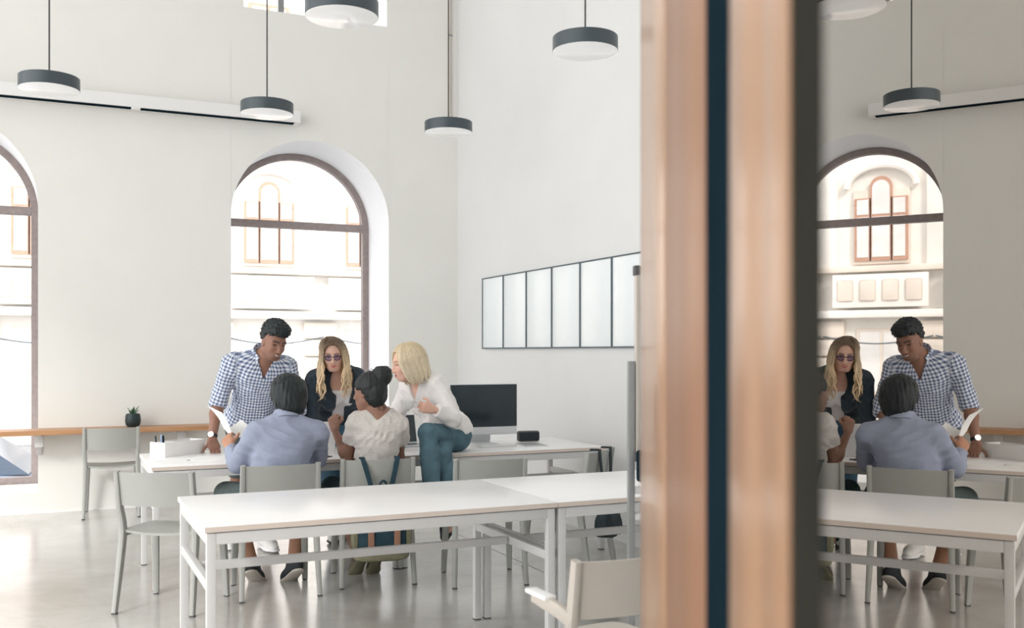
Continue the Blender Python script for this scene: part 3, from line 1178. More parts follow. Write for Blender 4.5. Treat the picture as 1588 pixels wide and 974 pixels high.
def mesh_from(name, verts, faces, m, parent, col=None, uv=None, origin=None):
    me = bpy.data.meshes.new(name)
    if origin is not None:
        verts = verts - np.asarray(origin)
    me.vertices.add(len(verts))
    me.vertices.foreach_set('co', verts.astype(np.float32).ravel())
    me.loops.add(faces.size)
    me.loops.foreach_set('vertex_index', faces.astype(np.int32).ravel())
    me.polygons.add(len(faces))
    k = faces.shape[1]
    me.polygons.foreach_set('loop_start', np.arange(0, faces.size, k, dtype=np.int32))
    me.polygons.foreach_set('loop_total', np.full(len(faces), k, np.int32))
    me.update(calc_edges=True)
    me.validate()
    if col is not None:
        a = me.color_attributes.new('Col', 'FLOAT_COLOR', 'POINT')
        c4 = np.ones((len(verts), 4), np.float32)
        c4[:, :3] = col
        a.data.foreach_set('color', c4.ravel())
    if uv is not None:
        u = me.uv_layers.new(name='UVMap')
        u.data.foreach_set('uv', uv[faces.ravel()].astype(np.float32).ravel())
    me.shade_smooth()
    return link_mesh(name, me, m, parent)


def seg_dist(p, a, b):
    a, b = V(a), V(b)
    ba = b - a
    t = np.clip(((p - a) @ ba) / max(1e-9, ba @ ba), 0, 1)
    return np.linalg.norm(p - a - t[:, None] * ba, axis=1), t


def bone_uv(p, bones):
    """planar-per-bone uv in metres: v along the bone, u around it"""
    best = np.full(len(p), 1e9)
    uv = np.zeros((len(p), 2))
    for a, b, side, r in bones:
        a, b = V(a), V(b)
        d, t = seg_dist(p, a, b)
        d = d / r
        z = unit(b - a)
        s = unit(V(side) - z * (V(side) @ z))
        n = np.cross(z, s)
        q = p - a
        ang = np.arctan2(q @ n, q @ s)
        m = d < best
        best[m] = d[m]
        uv[m, 0] = (ang * r)[m]
        uv[m, 1] = (q @ z)[m]
    return uv


class Head:
    def __init__(self, c, fwd, up=(0, 0, 1), s=1.0):
        self.c = V(c)
        self.f = unit(fwd)
        self.l = unit(np.cross(V(up), self.f))     # figure's left
        self.u = np.cross(self.f, self.l)
        self.s = s
        self.A = [self.f, self.l, self.u]

    def p(self, f, l, u):
        return self.c + self.s * (f * self.f + l * self.l + u * self.u)

    def loc(self, P):
        q = (P - self.c) / self.s
        return q @ self.f, q @ self.l, q @ self.u


def add_head(F, H, smile=0.004, fem=False):
    s = H.s
    A = H.A
    F.ell(H.p(-.014, 0, .032), A, V(.098, .077, .092) * s, .02)
    F.ell(H.p(.022, 0, -.018), A, V(.070, .064, .088) * s, .03)
    F.ell(H.p(.052, 0, -.088), A, V(.034, .038 if not fem else .033, .026) * s, .035)
    F.cap(H.p(.0, .050, -.06), H.p(.045, .026, -.092), .020 * s, .018 * s, .03)
    F.cap(H.p(.0, -.050, -.06), H.p(.045, -.026, -.092), .020 * s, .018 * s, .03)
    for q in (-1, 1):
        F.ell(H.p(.058, q * .036, -.028), A, V(.024, .022, .024) * s, .02)          # cheek
        F.cap(H.p(.082, q * .014, .026), H.p(.068, q * .050, .026), .010 * s, .008 * s, .015)   # brow ridge
        F.ell(H.p(.094, q * .032, .006), A, V(.018, .017, .010) * s, .010, 'cut')    # socket
        F.ell(H.p(-.006, q * .077, -.008), A, V(.019, .008, .031) * s, .008)         # ear
        F.ell(H.p(.0, q * .086, -.006), A, V(.009, .006, .016) * s, .004, 'cut')
        F.cap(H.p(.098, q * .011, -.036), H.p(.094, q * .014, -.036), .0085 * s, None, .006)   # nostril wing
        F.cap(H.p(.0725, q * .020, .0135), H.p(.0705, q * .043, .013), .0065 * s, .006 * s, .006)  # upper lid
    F.cap(H.p(.084, 0, .018), H.p(.109, 0, -.030), .0085 * s, .0115 * s, .012)
    F.ell(H.p(.108, 0, -.034), A, V(.011, .012, .009) * s, .008)
    F.ell(H.p(.080, 0, -.062), A, V(.016, .030, .018) * s, .014)
    w = .021
    for sgn in (-1, 1):
        F.cap(H.p(.0965, 0, -.0595), H.p(.084, sgn * w, -.0595 + smile), .0055 * s, .003 * s, .004)
        F.cap(H.p(.0945, 0, -.0715), H.p(.083, sgn * w * .9, -.066 + smile), .0062 * s, .003 * s, .004)
        F.cap(H.p(.1035, 0, -.0655), H.p(.090, sgn * w, -.064 + smile), .0022 * s, .0018 * s, .002, mode='cut')


def head_colour(col, P, H, skin, lip, brow, smile=0.004, brow_on=True, stubble=0.0, fem=False, teeth=False):
    f, l, u = H.loc(P)
    front = f > .03

    def paint(mask, c, w):
        w = np.clip(w, 0, 1)[:, None] * mask[:, None]
        col[:] = col * (1 - w) + np.array(c) * w
    al = np.abs(l)
    paint(front & (f > .05), np.array(skin) * V(1.06, .84, .80), np.clip(1 - ((al - .04) / .02) ** 2 - ((u + .03) / .018) ** 2, 0, 1) * .35)
    lipw = np.where((al < .023) & front, 1 - np.clip((np.abs(u - (-.0655 + smile * (al / .021) ** 2)) - .0085 * (1 - (al / .027) ** 2)) / .003, 0, 1), 0)
    paint(front, lip, lipw * .85)
    paint(front, np.array(lip) * .25, np.where((al < .02), np.clip(1 - np.abs(u - (-.0655 + smile * (al / .021) ** 2)) / .002, 0, 1), 0) * .7)
    if teeth:
        paint(front, (.80, .78, .75), np.where((al < .017), np.clip(2 - np.abs(u - (-.0650 + smile * (al / .021) ** 2)) / .0020, 0, 1), 0))
    if brow_on:
        d = np.abs(u - (.030 + .004 * np.sin((al - .012) / .04 * 3.14)))
        paint(front & (al > .010) & (al < .052), brow, np.clip(1.6 - d / .005, 0, 1) * .85)
    # lash line and nostrils
    d = np.hypot((al - .032) / .0165, (u - .0075) / .005)
    paint(front & (u > .002), np.array(brow) * .7, np.clip(2.2 - 1.6 * d, 0, 1) * .6)
    d = np.hypot((al - .007) / .004, (u + .044) / .003)
    paint(front & (f > .09), np.array(skin) * .3, np.clip(1.4 - d, 0, 1) * .8)
    if stubble:
        paint(f > .02, np.array(brow), np.where((u < -.05), 1, 0) * np.clip((-.05 - u) / .02, 0, 1) * stubble)


def add_eyes(H, root, iris):
    for q in (-1, 1):
        c = H.p(.0665, q * .0315, .005)
        n = 14
        vs_, fs, cl = [], [], []
        d0 = unit(H.f)
        for i in range(n + 1):
            th = math.pi * i / n
            for j in range(n):
                ph = 2 * math.pi * j / n
                d = math.cos(th) * d0 + math.sin(th) * (math.cos(ph) * H.l + math.sin(ph) * H.u)
                vs_.append(c + .0122 * H.s * d)
                cl.append((.02, .02, .02) if th < .22 else (iris if th < .5 else (.80, .78, .76)))
        for i in range(n):
            for j in range(n):
                fs.append((i * n + j, i * n + (j + 1) % n, (i + 1) * n + (j + 1) % n, (i + 1) * n + j))
        mesh_from('eye', np.array(vs_), np.array(fs), M['eye'], root, col=np.array(cl), origin=root.location)


def add_hand(F, w, d, palm, thumb_side, curl=0.35, s=1.0, thumb_curl=0.3, spread=0.02, curls=None, ends=None):
    """w wrist, d direction of the fingers, palm: direction the palm faces, thumb_side: +1/-1 along cross(d,palm)"""
    w, d = V(w), unit(d)
    pn = unit(V(palm) - d * (V(palm) @ d))
    sd = np.cross(d, pn) * thumb_side          # towards the thumb
    for i in range(4):
        o = (0.027 - 0.018 * i) * s
        F.cap(w + d * .012 * s + sd * o * .55, w + d * (.084 - .006 * abs(i - 1.3)) * s + sd * o, .0165 * s, .0135 * s, .012, n=pn, sq=.85)
    F.cap(w + d * .02 * s + sd * .018 * s, w + d * .052 * s + sd * .032 * s + pn * .006 * s, .017 * s, .014 * s, .012)
    L = [(.040, .025, .021), (.045, .029, .022), (.042, .027, .022), (.033, .020, .019)]
    for i in range(4):
        o = (0.027 - 0.018 * i) * s
        p = w + d * (.084 - .006 * abs(i - 1.3)) * s + sd * o
        c = (curls[i] if curls else curl)
        a = 0.0
        fan = sd * spread * (1.5 - i)
        for j, l in enumerate(L[i]):
            a += c * (0.85, 1.15, 0.8)[j]
            dv = unit(d * math.cos(a) + pn * math.sin(a) + fan)
            q = p + dv * l * s
            F.cap(p, q, (.0088 - .0008 * j) * s, (.0080 - .0008 * j) * s, .0035 if j == 0 else .002)
            p = q
    p = w + d * .040 * s + sd * .034 * s + pn * .006 * s
    b = unit(sd * .75 + d * .65 + pn * .25)
    for j, l in enumerate((.036, .028)):
        q = p + b * l * s
        F.cap(p, q, (.0105 - .001 * j) * s, (.0092 - .001 * j) * s, .005)
        p = q
        b = unit(b - sd * thumb_curl * 1.6 + pn * thumb_curl * .8 + d * thumb_curl)


def torso(F, J, infl=0.0, g=1.0, fem=False, low=True, k=.05, waist=0.0, arms=True):
    pe, ch, nk = V(J['pelvis']), V(J['chest']), V(J['neck'])
    sl, sr = V(J['shL']), V(J['shR'])
    hl, hr = V(J['hipL']), V(J['hipR'])
    lat_s, lat_h = unit(sl - sr), unit(hl - hr)
    sp = unit(ch - pe)
    fw_s, fw_h = unit(np.cross(lat_s, unit(nk - ch))), unit(np.cross(lat_h, sp))
    up_s = unit(np.cross(fw_s, lat_s))
    up_h = unit(np.cross(fw_h, lat_h))
    if low:
        F.ell(pe + up_h * .03, [lat_h, fw_h, up_h], V(.158, .112, .125) * g, k, infl=infl)
        for q in (hl, hr):
            F.ell(q - fw_h * .04 + up_h * .01, [lat_h, fw_h, up_h], V(.09, .10, .11) * g, k, infl=infl)
    mid = (pe + ch) / 2
    lat_m, fw_m = unit(lat_s + lat_h), unit(fw_s + fw_h)
    F.ell(mid, [lat_m, fw_m, unit(np.cross(fw_m, lat_m)) * 1.0], V(.128 + waist, .098 + waist * .6, .17) * g, k, infl=infl)
    F.ell(ch, [lat_s, fw_s, up_s], V(.158, .108, .165) * g, k, infl=infl)
    F.cap(sl - lat_s * .035, sr + lat_s * .035, .062 * g, None, k, n=fw_s, sq=.9, infl=infl)
    F.ell((sl + sr) / 2 - up_s * .05 + fw_s * .02, [lat_s, fw_s, up_s], V(.16, .09, .10) * g, k, infl=infl)
    for q in (sl, sr):
        F.cap(q * .75 + nk * .25 - up_s * .0, nk + up_s * .02, .040 * g, .045 * g, k, infl=infl * .7)
    if fem:
        for sg in (-1, 1):
            F.ell(ch + lat_s * sg * .072 + fw_s * .075 - up_s * .02, [lat_s, fw_s, up_s], V(.062, .060, .062) * g, .03, infl=infl)
    return lat_s, fw_s, up_s


def arm(F, J, side, g=1.0, infl=0.0, fore=True, upto=1.0, k=.03):
    a, e, w = V(J['sh' + side]), V(J['el' + side]), V(J['wr' + side])
    F.cap(a, e, .050 * g, .039 * g, k, infl=infl)
    if fore:
        m = e + (w - e) * .3
        F.cap(e, m, .039 * g, .040 * g, k, infl=infl)
        F.cap(m, e + (w - e) * upto, .040 * g, (.040 + (.027 - .040) * upto) * g, k, infl=infl)


def leg(F, J, side, g=1.0, infl=0.0, k=.04, thigh=True, calf=True, upto=1.0, flare=0.0):
    h, kn, an = V(J['hip' + side]), V(J['kn' + side]), V(J['an' + side])
    if thigh:
        F.cap(h, kn, .088 * g, .058 * g, k, infl=infl)
    if calf:
        d = an - kn
        m = kn + d * .30
        back = unit(np.cross(np.cross(unit(d), unit(h - kn)), unit(d))) if np.linalg.norm(np.cross(unit(d), unit(h - kn))) > .1 else V(0, 0, 0)
        F.cap(kn, m + back * .012, .054 * g, .056 * g, k, infl=infl)
        F.cap(m + back * .012, kn + d * upto, .056 * g, (.056 + (.036 - .056) * (upto - .3) / .7) * g, k, infl=infl + flare)


def bounds(pts, pad):
    P = np.array([V(p) for p in pts])
    return P.min(0) - pad, P.max(0) + pad


def make_shoe(root, an, toe, m, ms, up=(0, 0, 1), L=0.27, laces=None, name='shoe'):
    """shoe with its sole: ankle point, toe direction, up direction"""
    an, t, u = V(an), unit(toe), V(up)
    u = unit(u - t * (u @ t))
    s = np.cross(u, t)
    g = L / .27
    base = an - u * .085 * g                      # sole level under the ankle
    heel, ball, tip = base - t * .055 * g, base + t * .11 * g, base + t * .175 * g
    lo, hi = bounds([an, heel, tip], .13)
    F = Field(lo, hi, .0055)
    F.cap(heel + u * .045 * g, ball + u * .04 * g, .036 * g, .042 * g, .02, n=u, sq=.95)
    F.cap(ball + u * .036 * g, tip + u * .03 * g, .042 * g, .03 * g, .02, n=u, sq=.8)
    F.cap(base + u * .05 * g - t * .02 * g, an + u * .0 - t * .012 * g, .042 * g, .043 * g, .03)
    F.cap(base + u * .06 * g, ball + u * .05 * g, .04 * g, .030 * g, .02)
    F.half(an + u * .012 * g, u + t * -.12, lo, hi, .006)
    F.half(base + u * .02 * g, -u, lo, hi, .0)
    v, f = F.mesh()
    o = mesh_from(name, v, f, m, root, origin=root.location)
    F = Field(lo, hi, .0055)
    F.cap(heel + u * .012 * g, ball + u * .012 * g, .041 * g, .047 * g, .02, n=u, sq=.3)
    F.cap(ball + u * .012 * g, tip + u * .014 * g, .047 * g, .036 * g, .02, n=u, sq=.34)
    v, f = F.mesh()
    mesh_from('sole', v, f, ms, o, origin=root.location)
    if laces:
        bm = bmesh.new()
        rl = Vector(root.location)
        for i in range(4):
            c = base + t * (.035 + .022 * i) * g + u * (.092 - .009 * i) * g
            add_tube(bm, [Vector(c - s * .025 * g - u * .010) - rl, Vector(c + u * .004) - rl, Vector(c + s * .025 * g - u * .010) - rl], .0035, 6)
        obj('laces', bm, laces, o)
    return o


def person(label, base, cat='person'):
    return thing('person', base, 0, label, cat)


def tubes_mesh(paths, n=6):
    """many tapered strands -> verts, faces, t (0 root, 1 tip), strand id"""
    vs_, fs, ts, ids = [], [], [], []
    k0 = 0
    for sid, (pts, rad, flat) in enumerate(paths):
        P, T, N = frames([Vector(p) for p in pts])
        m = len(P)
        for i in range(m):
            b = T[i].cross(N[i])
            r = rad(i / (m - 1))
            for j in range(n):
                a = 2 * math.pi * j / n
                vs_.append(P[i] + N[i] * (r * math.sin(a) * flat) + b * (r * math.cos(a)))
                ts.append(i / (m - 1))
                ids.append(sid)
        for i in range(m - 1):
            for j in range(n):
                fs.append((k0 + i * n + j, k0 + i * n + (j + 1) % n, k0 + (i + 1) * n + (j + 1) % n, k0 + (i + 1) * n + j))
        k0 += m * n
    return np.array([tuple(v) for v in vs_]), np.array(fs), np.array(ts), np.array(ids)


def merge_mesh(a, b):
    (v1, f1, c1), (v2, f2, c2) = a, b
    return np.concatenate([v1, v2]), np.concatenate([f1, f2 + len(v1)]), np.concatenate([c1, c2])


# ------------------------------------------------------------------ things on the tables and shelf
TT = 0.742
t = thing('desktop_computer', (2.935, 6.86, TT), 0, 'silver all-in-one desktop computer with a large black screen on the back table', 'computer')
hw = 0.272
bm = bmesh.new()
add_box(bm, (-hw, -.012, .065), (hw, .016, .445), .008, 3)
sh = obj('monitor_case', bm, M['alu'], t)
box('screen', (-hw + .004, -.0145, .125), (hw - .004, -.0118, .440), M['black'], sh, .001)
box('chin', (-hw + .004, -.0150, .070), (hw - .004, -.0118, .123), M['alu'], sh, .001)


def stand(u, v):
    z = .002 + .15 * v
    return ((u - .5) * .17, .075 - .02 * v, z), (0, 1, .1)


bm = bmesh.new()
add_sheet(bm, stand, 4, 6, .008)
add_box(bm, (-.085, -.09, 0), (.085, .085, .008), .003)
obj('stand', bm, M['alu'], t)
t = thing('keyboard', (2.925, 6.60, TT), math.radians(1), 'slim white keyboard lying in front of the desktop computer', 'keyboard')
box('keyboard_base', (-.14, -.055, 0), (.14, .055, .010), M['alu'], t, .004)
bm = bmesh.new()
for r in range(5):
    for k in range(13):
        add_box(bm, (-.132 + k * .0205, -.048 + r * .0195, .010), (-.132 + k * .0205 + .017, -.048 + r * .0195 + .016, .0135))
o = tag(obj('keys', bm, M['white'], t, smooth=False), kind='stuff')
t = thing('tablet', (3.205, 6.60, TT), math.radians(-4), 'thin grey tablet lying flat beside the keyboard', 'tablet')
box('tablet_case', (-.085, -.12, 0), (.085, .12, .007), M['alu'], t, .003)
box('tablet_screen', (-.078, -.112, .0068), (.078, .112, .0078), M['grey'], t)
t = thing('speaker', (3.315, 6.88, TT), math.radians(-6), 'small black rounded speaker beside the desktop computer', 'speaker')
bm = bmesh.new()
add_box(bm, (-.088, -.026, .002), (.088, .026, .082), .022, 4)
obj('speaker_case', bm, M['feet'], t)
bm = bmesh.new()
add_box(bm, (-.078, -.030, .012), (.078, -.024, .072), .0028, 2)
obj('speaker_grille', bm, M['fabricblack'], t)


def laptop(x, y, rz, label, m, ms, tilt=15, w=.31, d=.215):
    t = thing('laptop', (x, y, TT), math.radians(rz), label, 'laptop', 'open laptops on the back table')
    b = box('laptop_base', (-w / 2, -d / 2, 0), (w / 2, d / 2, .014), m, t, .004)
    box('key_area', (-w / 2 + .02, -d / 2 + .075, .0138), (w / 2 - .02, d / 2 - .02, .0152), ms, b)
    bm = bmesh.new()
    rot = Matrix.Rotation(math.radians(-tilt), 4, 'X')
    vs_ = add_box(bm, (-w / 2, -.003, 0), (w / 2, .003, d), .002)
    bmesh.ops.rotate(bm, verts=bm.verts, cent=(0, 0, 0), matrix=rot)
    bmesh.ops.translate(bm, verts=bm.verts, vec=(0, d / 2 - .003, .013))
    l = obj('laptop_lid', bm, m, t)
    bm = bmesh.new()
    add_box(bm, (-w / 2 + .006, -.0042, .008), (w / 2 - .006, -.0028, d - .006))
    bmesh.ops.rotate(bm, verts=bm.verts, cent=(0, 0, 0), matrix=rot)
    bmesh.ops.translate(bm, verts=bm.verts, vec=(0, d / 2 - .003, .013))
    obj('laptop_screen', bm, ms, l)
    return t


laptop(1.595, 6.70, 172, 'silver open laptop on the back table, its lid turned to the camera', M['white'], M['alu'])
laptop(2.32, 6.89, 4, 'dark open laptop on the back table beside the woman with the cup', M['alu'], M['black'])
t = thing('phone', (1.60, 6.43, TT), math.radians(40), 'black phone lying on the back table by the raised fist', 'phone')
box('phone_body', (-.035, -.07, 0), (.035, .07, .008), M['black'], t, .003)

t = thing('pen_box', (.775, 6.97, TT), math.radians(36), 'white open desk box with pens standing in its left end', 'box')
L_, W_, H_, th = .17, .07, .095, .004
for lo, hi in (((-L_, -W_, 0), (L_, W_, th)), ((-L_, -W_, th), (L_, -W_ + th, H_)), ((-L_, W_ - th, th), (L_, W_, H_)), ((-L_, -W_ + th, th), (-L_ + th, W_ - th, H_)), ((L_ - th, -W_ + th, th), (L_, W_ - th, H_)), ((-L_ + .09, -W_ + th, th), (-L_ + .094, W_ - th, H_))):
    box('box_panel', lo, hi, M['white'], t, .001)
for k, (px, py, mm, lab) in enumerate(((-.14, -.03, 'seal', 'black pen standing in the white desk box, nearest the camera'), (-.12, .01, 'carp', 'pale blue marker standing in the white desk box'), (-.15, .03, 'black', 'black marker standing at the back of the white desk box'))):
    a = math.radians(36)
    X, Y = .775 + px * math.cos(a) - py * math.sin(a), 6.97 + px * math.sin(a) + py * math.cos(a)
    bm = bmesh.new()
    add_tube(bm, [(0, 0, 0), (-.006, .008, .125), (-.0065, .0085, .135)], [.0065, .0065, .003], 10)
    o = tag(obj('pen', bm, M[mm]), lab, 'pen', 'pens in the desk box')
    o.location = (X, Y, TT + th + .001)


def sheet(x, y, rz, z, label, m=None, w=.21, d=.297):
    o = box('paper_sheet', (-w / 2, -d / 2, 0), (w / 2, d / 2, .0012), m or M['paper'])
    o.location = (x, y, z)
    o.rotation_euler.z = math.radians(rz)
    tag(o, label, 'paper', 'paper sheets on the back table')


sheet(.70, 6.55, 12, TT, 'white paper sheet at the left end of the back table')
sheet(.93, 6.66, -20, TT, 'white paper sheet under the hand of the man in gingham')
sheet(1.25, 6.72, 62, TT, 'white paper sheet in front of the seated man in blue')

# open leaflet held by the seated man
P4_ = [Vector(p) for p in ((.925, 6.68, 1.078), (.978, 6.42, 1.045), (1.037, 6.40, .888), (1.008, 6.55, .939), (1.19, 6.50, .925), (1.142, 6.72, .980))]
t = thing('leaflet', P4_[2], 0, 'white folded leaflet held up by the seated man in blue', 'leaflet')
for nm, (A_, B_, C_, D_), bow in (('left_leaf', (P4_[0], P4_[1], P4_[2], P4_[3]), .012), ('right_leaf', (P4_[5], P4_[4], P4_[2], P4_[3]), .015)):
    def fn(u, v, A_=A_, B_=B_, C_=C_, D_=D_, bow=bow):
        p = (A_.lerp(B_, v)).lerp(D_.lerp(C_, v), u)
        n = (B_ - A_).cross(D_ - A_).normalized()
        return p + n * bow * math.sin(math.pi * u) - P4_[2], n
    bm = bmesh.new()
    add_sheet(bm, fn, 8, 4, .0025)
    obj(nm, bm, M['paper'], t)

# potted succulent on the shelf
t = thing('potted_succulent', (.685, 9.63, .75), 0, 'dark green round pot with a small succulent on the oak shelf', 'plant')
lathe('pot', [(0, 0), (.045, 0), (.062, .02), (.068, .055), (.064, .10), (.058, .118), (.053, .118), (.056, .098), (.0, .098)], M['pot'], t, 32)
lathe('soil', [(0, .101), (.0535, .101), (.0535, .096), (0, .096)], M['soil'], t, 24)
for k in range(9):
    a = k * 2.4
    ln = .052 + .012 * (k % 3)
    tip = (ln * .75 * math.cos(a), ln * .75 * math.sin(a), .10 + ln * (1.15 - .45 * (k % 2)))

    def fl_(u, v, a=a, tip=tip):
        w = .011 * math.sin(math.pi * min(1, .12 + u * .9)) * (v * 2 - 1)
        return (tip[0] * u - w * math.sin(a), tip[1] * u + w * math.cos(a), .10 + (tip[2] - .10) * u ** .8 + 3 * w * w), (math.cos(a) * -.6, math.sin(a) * -.6, .8)
    bm = bmesh.new()
    add_sheet(bm, fl_, 6, 4, .004)
    obj('leaf', bm, M['leaf'], t)

# cup held by the woman on the table
t = thing('coffee_cup', (2.095, 6.13, 1.055), 0, 'white porcelain coffee cup held by the blonde woman on the table', 'cup')
lathe('cup_bowl', [(0, 0), (.020, 0), (.024, .004), (.038, .024), (.045, .058), (.042, .058), (.035, .026), (.022, .008), (0, .008)], M['porcelain'], t, 32)
bm = bmesh.new()
add_tube(bm, catmull([(.040, 0, .046), (.062, 0, .048), (.066, 0, .030), (.050, 0, .016), (.032, 0, .016)], 4), .004, 8)
obj('cup_handle', bm, M['porcelain'], t)

# backpack hanging from the chair of the woman with the bun
cp = Vector((1.845, 6.09, 0))
t = thing('backpack', cp, math.radians(-8), 'dark teal backpack with brown leather straps and olive base hanging from a chair', 'backpack')


def slab_body(w, d, z0, z1, y, taper=.85, n=20, m=10):
    bm = bmesh.new()
    rings = []
    for i in range(m + 1):
        v = i / m
        z = z0 + (z1 - z0) * v
        e = 1 - .25 * (2 * v - 1) ** 6
        ww, dd = w * e * (1 + (taper - 1) * v), d * e * (1.05 - .3 * v)
        rings.append([bm.verts.new((ww * math.copysign(abs(math.cos(a)) ** .5, math.cos(a)), y + dd * math.copysign(abs(math.sin(a)) ** .6, math.sin(a)), z)) for a in [2 * math.pi * k / n for k in range(n)]])
    for a, b in zip(rings[:-1], rings[1:]):
        for k in range(n):
            bm.faces.new((a[k], a[(k + 1) % n], b[(k + 1) % n], b[k]))
    bm.faces.new(rings[0][::-1])
    bm.faces.new(rings[-1])
    return bm


obj('bag_body', slab_body(.165, .075, .235, .57, -.335), M['canvas'], t)
obj('bag_base', slab_body(.168, .080, .185, .275, -.335, 1.0), M['olive'], t)
obj('bag_flap', slab_body(.150, .080, .50, .60, -.335, .9), M['olive'], t)
for x in (-.07, .085):
    ls = box('leather_strap', (x - .018, -.419, .24), (x + .018, -.405, .56), M['leather'], t, .004)
    box('buckle', (x - .022, -.424, .40), (x + .022, -.417, .43), M['silver'], ls, .003)
for s in (-1, 1):
    obj('side_panel', slab_body(.022, .06, .27, .50, -.335), M['olive'], t).location.x = s * .158
for s, x0, x1 in ((-1, -.10, -.045), (1, .115, .065)):
    def st(u, v, x0=x0, x1=x1):
        z = .79 - .20 * u
        x = x0 + (x1 - x0) * u
        return (x + (v - .5) * .030, -.262 - .035 * math.sin(math.pi * .5 * u) - (.0 if u > .05 else -.012), z), (0, -1, 0)
    bm = bmesh.new()
    add_sheet(bm, st, 10, 2, .008)
    add_box(bm, (x0 - .015, -.252, .778), (x0 + .015, -.205, .788), .003)
    obj('shoulder_strap', bm, M['canvas'], t)
bm = bmesh.new()
add_tube(bm, [(.02 + .026 * math.cos(a), -.30, .585 + .065 * math.sin(a)) for a in np.linspace(0, math.pi, 13)], .007, 8)
obj('carry_loop', bm, M['canvas'], t)

# black soft bag on the far right chair
t = thing('shoulder_bag', (3.16, 5.95, 0), math.radians(38), 'black soft bag hanging from the chair at the right end of the back table', 'bag')
bm = slab_body(.150, .060, .23, .52, -.325, .72, 24, 14)
for v in bm.verts:
    v.co += Vector((-.07 + .006 * math.sin(v.co.z * 60 + v.co.x * 30), .008 * math.sin(v.co.x * 50 + v.co.z * 25), .006 * math.sin(v.co.x * 45)))
obj('bag_body', bm, M['blackbag'], t)
for x0, x1 in ((-.09, -.06), (.10, .07)):
    bm = bmesh.new()

    def st(u, v, x0=x0, x1=x1):
        z = .792 - .32 * u
        return (x0 + (x1 - x0) * u + (v - .5) * .034, -.268 - .02 * u, z), (0, -1, 0)
    add_sheet(bm, st, 8, 2, .007)
    add_box(bm, (x0 - .017, -.262, .780), (x0 + .017, -.205, .792), .003)
    obj('bag_strap', bm, M['blackbag'], t)


# ------------------------------------------------------------------ the five people
SK_BROWN = np.array(rgb(150, 110, 92)[:3])
SK_TAN = np.array(rgb(186, 138, 112)[:3])
SK_FAIR = np.array(rgb(228, 184, 164)[:3])
SK_DEEP = np.array(rgb(156, 116, 98)[:3])
LIPB, LIPF = np.array(rgb(146, 86, 78)[:3]), np.array(rgb(196, 96, 94)[:3])
BLACKHAIR = np.array(rgb(34, 40, 42)[:3])


def skin_body(J, H, root, skin, lip, brow, g, hands, fem=False, smile=.004, legs=True, stubble=0, iris=(.08, .04, .02), neckr=.056, h=.0048, face=True):
    pts = [J[k] for k in J] + [H.c]
    lo, hi = bounds(pts, .20)
    lo[2] = max(lo[2], 0.0)
    F = Field(lo, hi, h)
    torso(F, J, -.004, g, fem)
    for s in 'LR':
        arm(F, J, s, g * (1 if not fem else .88))
        leg(F, J, s, g * (1 if not fem else .96))
        an = V(J['an' + s])
        F.cap(an, an + unit(J['toe' + s]) * .09 - V(0, 0, .03), .036 * g, .03 * g, .03)
    nk = V(J['neck'])
    F.cap(nk - V(0, 0, .03), H.p(-.022, 0, -.05), neckr * 1.08, neckr, .035)
    add_head(F, H, smile, fem)
    for hd in hands:
        add_hand(F, **hd)
    v, f = F.mesh()
    col = np.tile(skin, (len(v), 1)).astype(float)
    for hd in hands:        # knuckles and fingertips a touch warmer
        d = np.linalg.norm(v - (V(hd['w']) + unit(hd['d']) * .12), axis=1)
        w = np.clip(1 - d / .09, 0, 1)[:, None] * .25
        col = col * (1 - w) + (skin * V(1.08, .88, .84)) * w
    head_colour(col, v, H, skin, lip, brow, smile, True, stubble, fem, smile > .009)
    mesh_from('body', v, f, M['skin'], root, col=col, origin=root.location)
    add_eyes(H, root, iris)


def ringcut(F, J, axes, neck_r, lo, hi):
    pass


def collar(root, c, up, fwd, r, h, m, gap=0.35, name='collar', flap=.03):
    """folded shirt collar, open at the front"""
    c, up, fwd = V(c), unit(up), V(fwd)
    fwd = unit(fwd - up * (fwd @ up))
    lat = np.cross(up, fwd)
    bm = bmesh.new()
    rl = np.array(root.location)

    def fn(u, v):
        a = gap + (2 * math.pi - 2 * gap) * u
        d = fwd * math.cos(a) + lat * math.sin(a)
        front = max(0, math.cos(a)) ** 2
        if v < .5:
            q = v / .5
            p = c + d * (r - .004 * q) + up * (h * q)
            n = d
        else:
            q = (v - .5) / .5
            p = c + d * (r + .004 + (.016 + flap * .5 * front) * q) + up * (h - (h * 1.15 + flap * front) * q)
            n = unit(d + up * .5)
        p = p - up * (.030 * max(0, math.cos(a)))
        return tuple(p - rl), tuple(n)
    add_sheet(bm, fn, 40, 8, .005)
    return obj(name, bm, m, root)


def garment(name, lo, hi, h, build, m, root, amp=.003, freq=45, seed=1, aniso=(1, 1, 1), uvb=None, post=None, parent=None, fold=0, ffreq=18, faniso=(1, 1, 1)):
    F = Field(lo, hi, h)
    build(F)
    if amp:
        F.noise(amp, freq, seed, aniso)
    if fold:
        F.noise(fold, ffreq, seed + 100, faniso, n=3, ridge=True)
    if post:
        post(F)
    v, f = F.mesh()
    uv = bone_uv(v, uvb) if uvb else None
    return mesh_from(name, v, f, m, parent or root, uv=uv, origin=root.location)


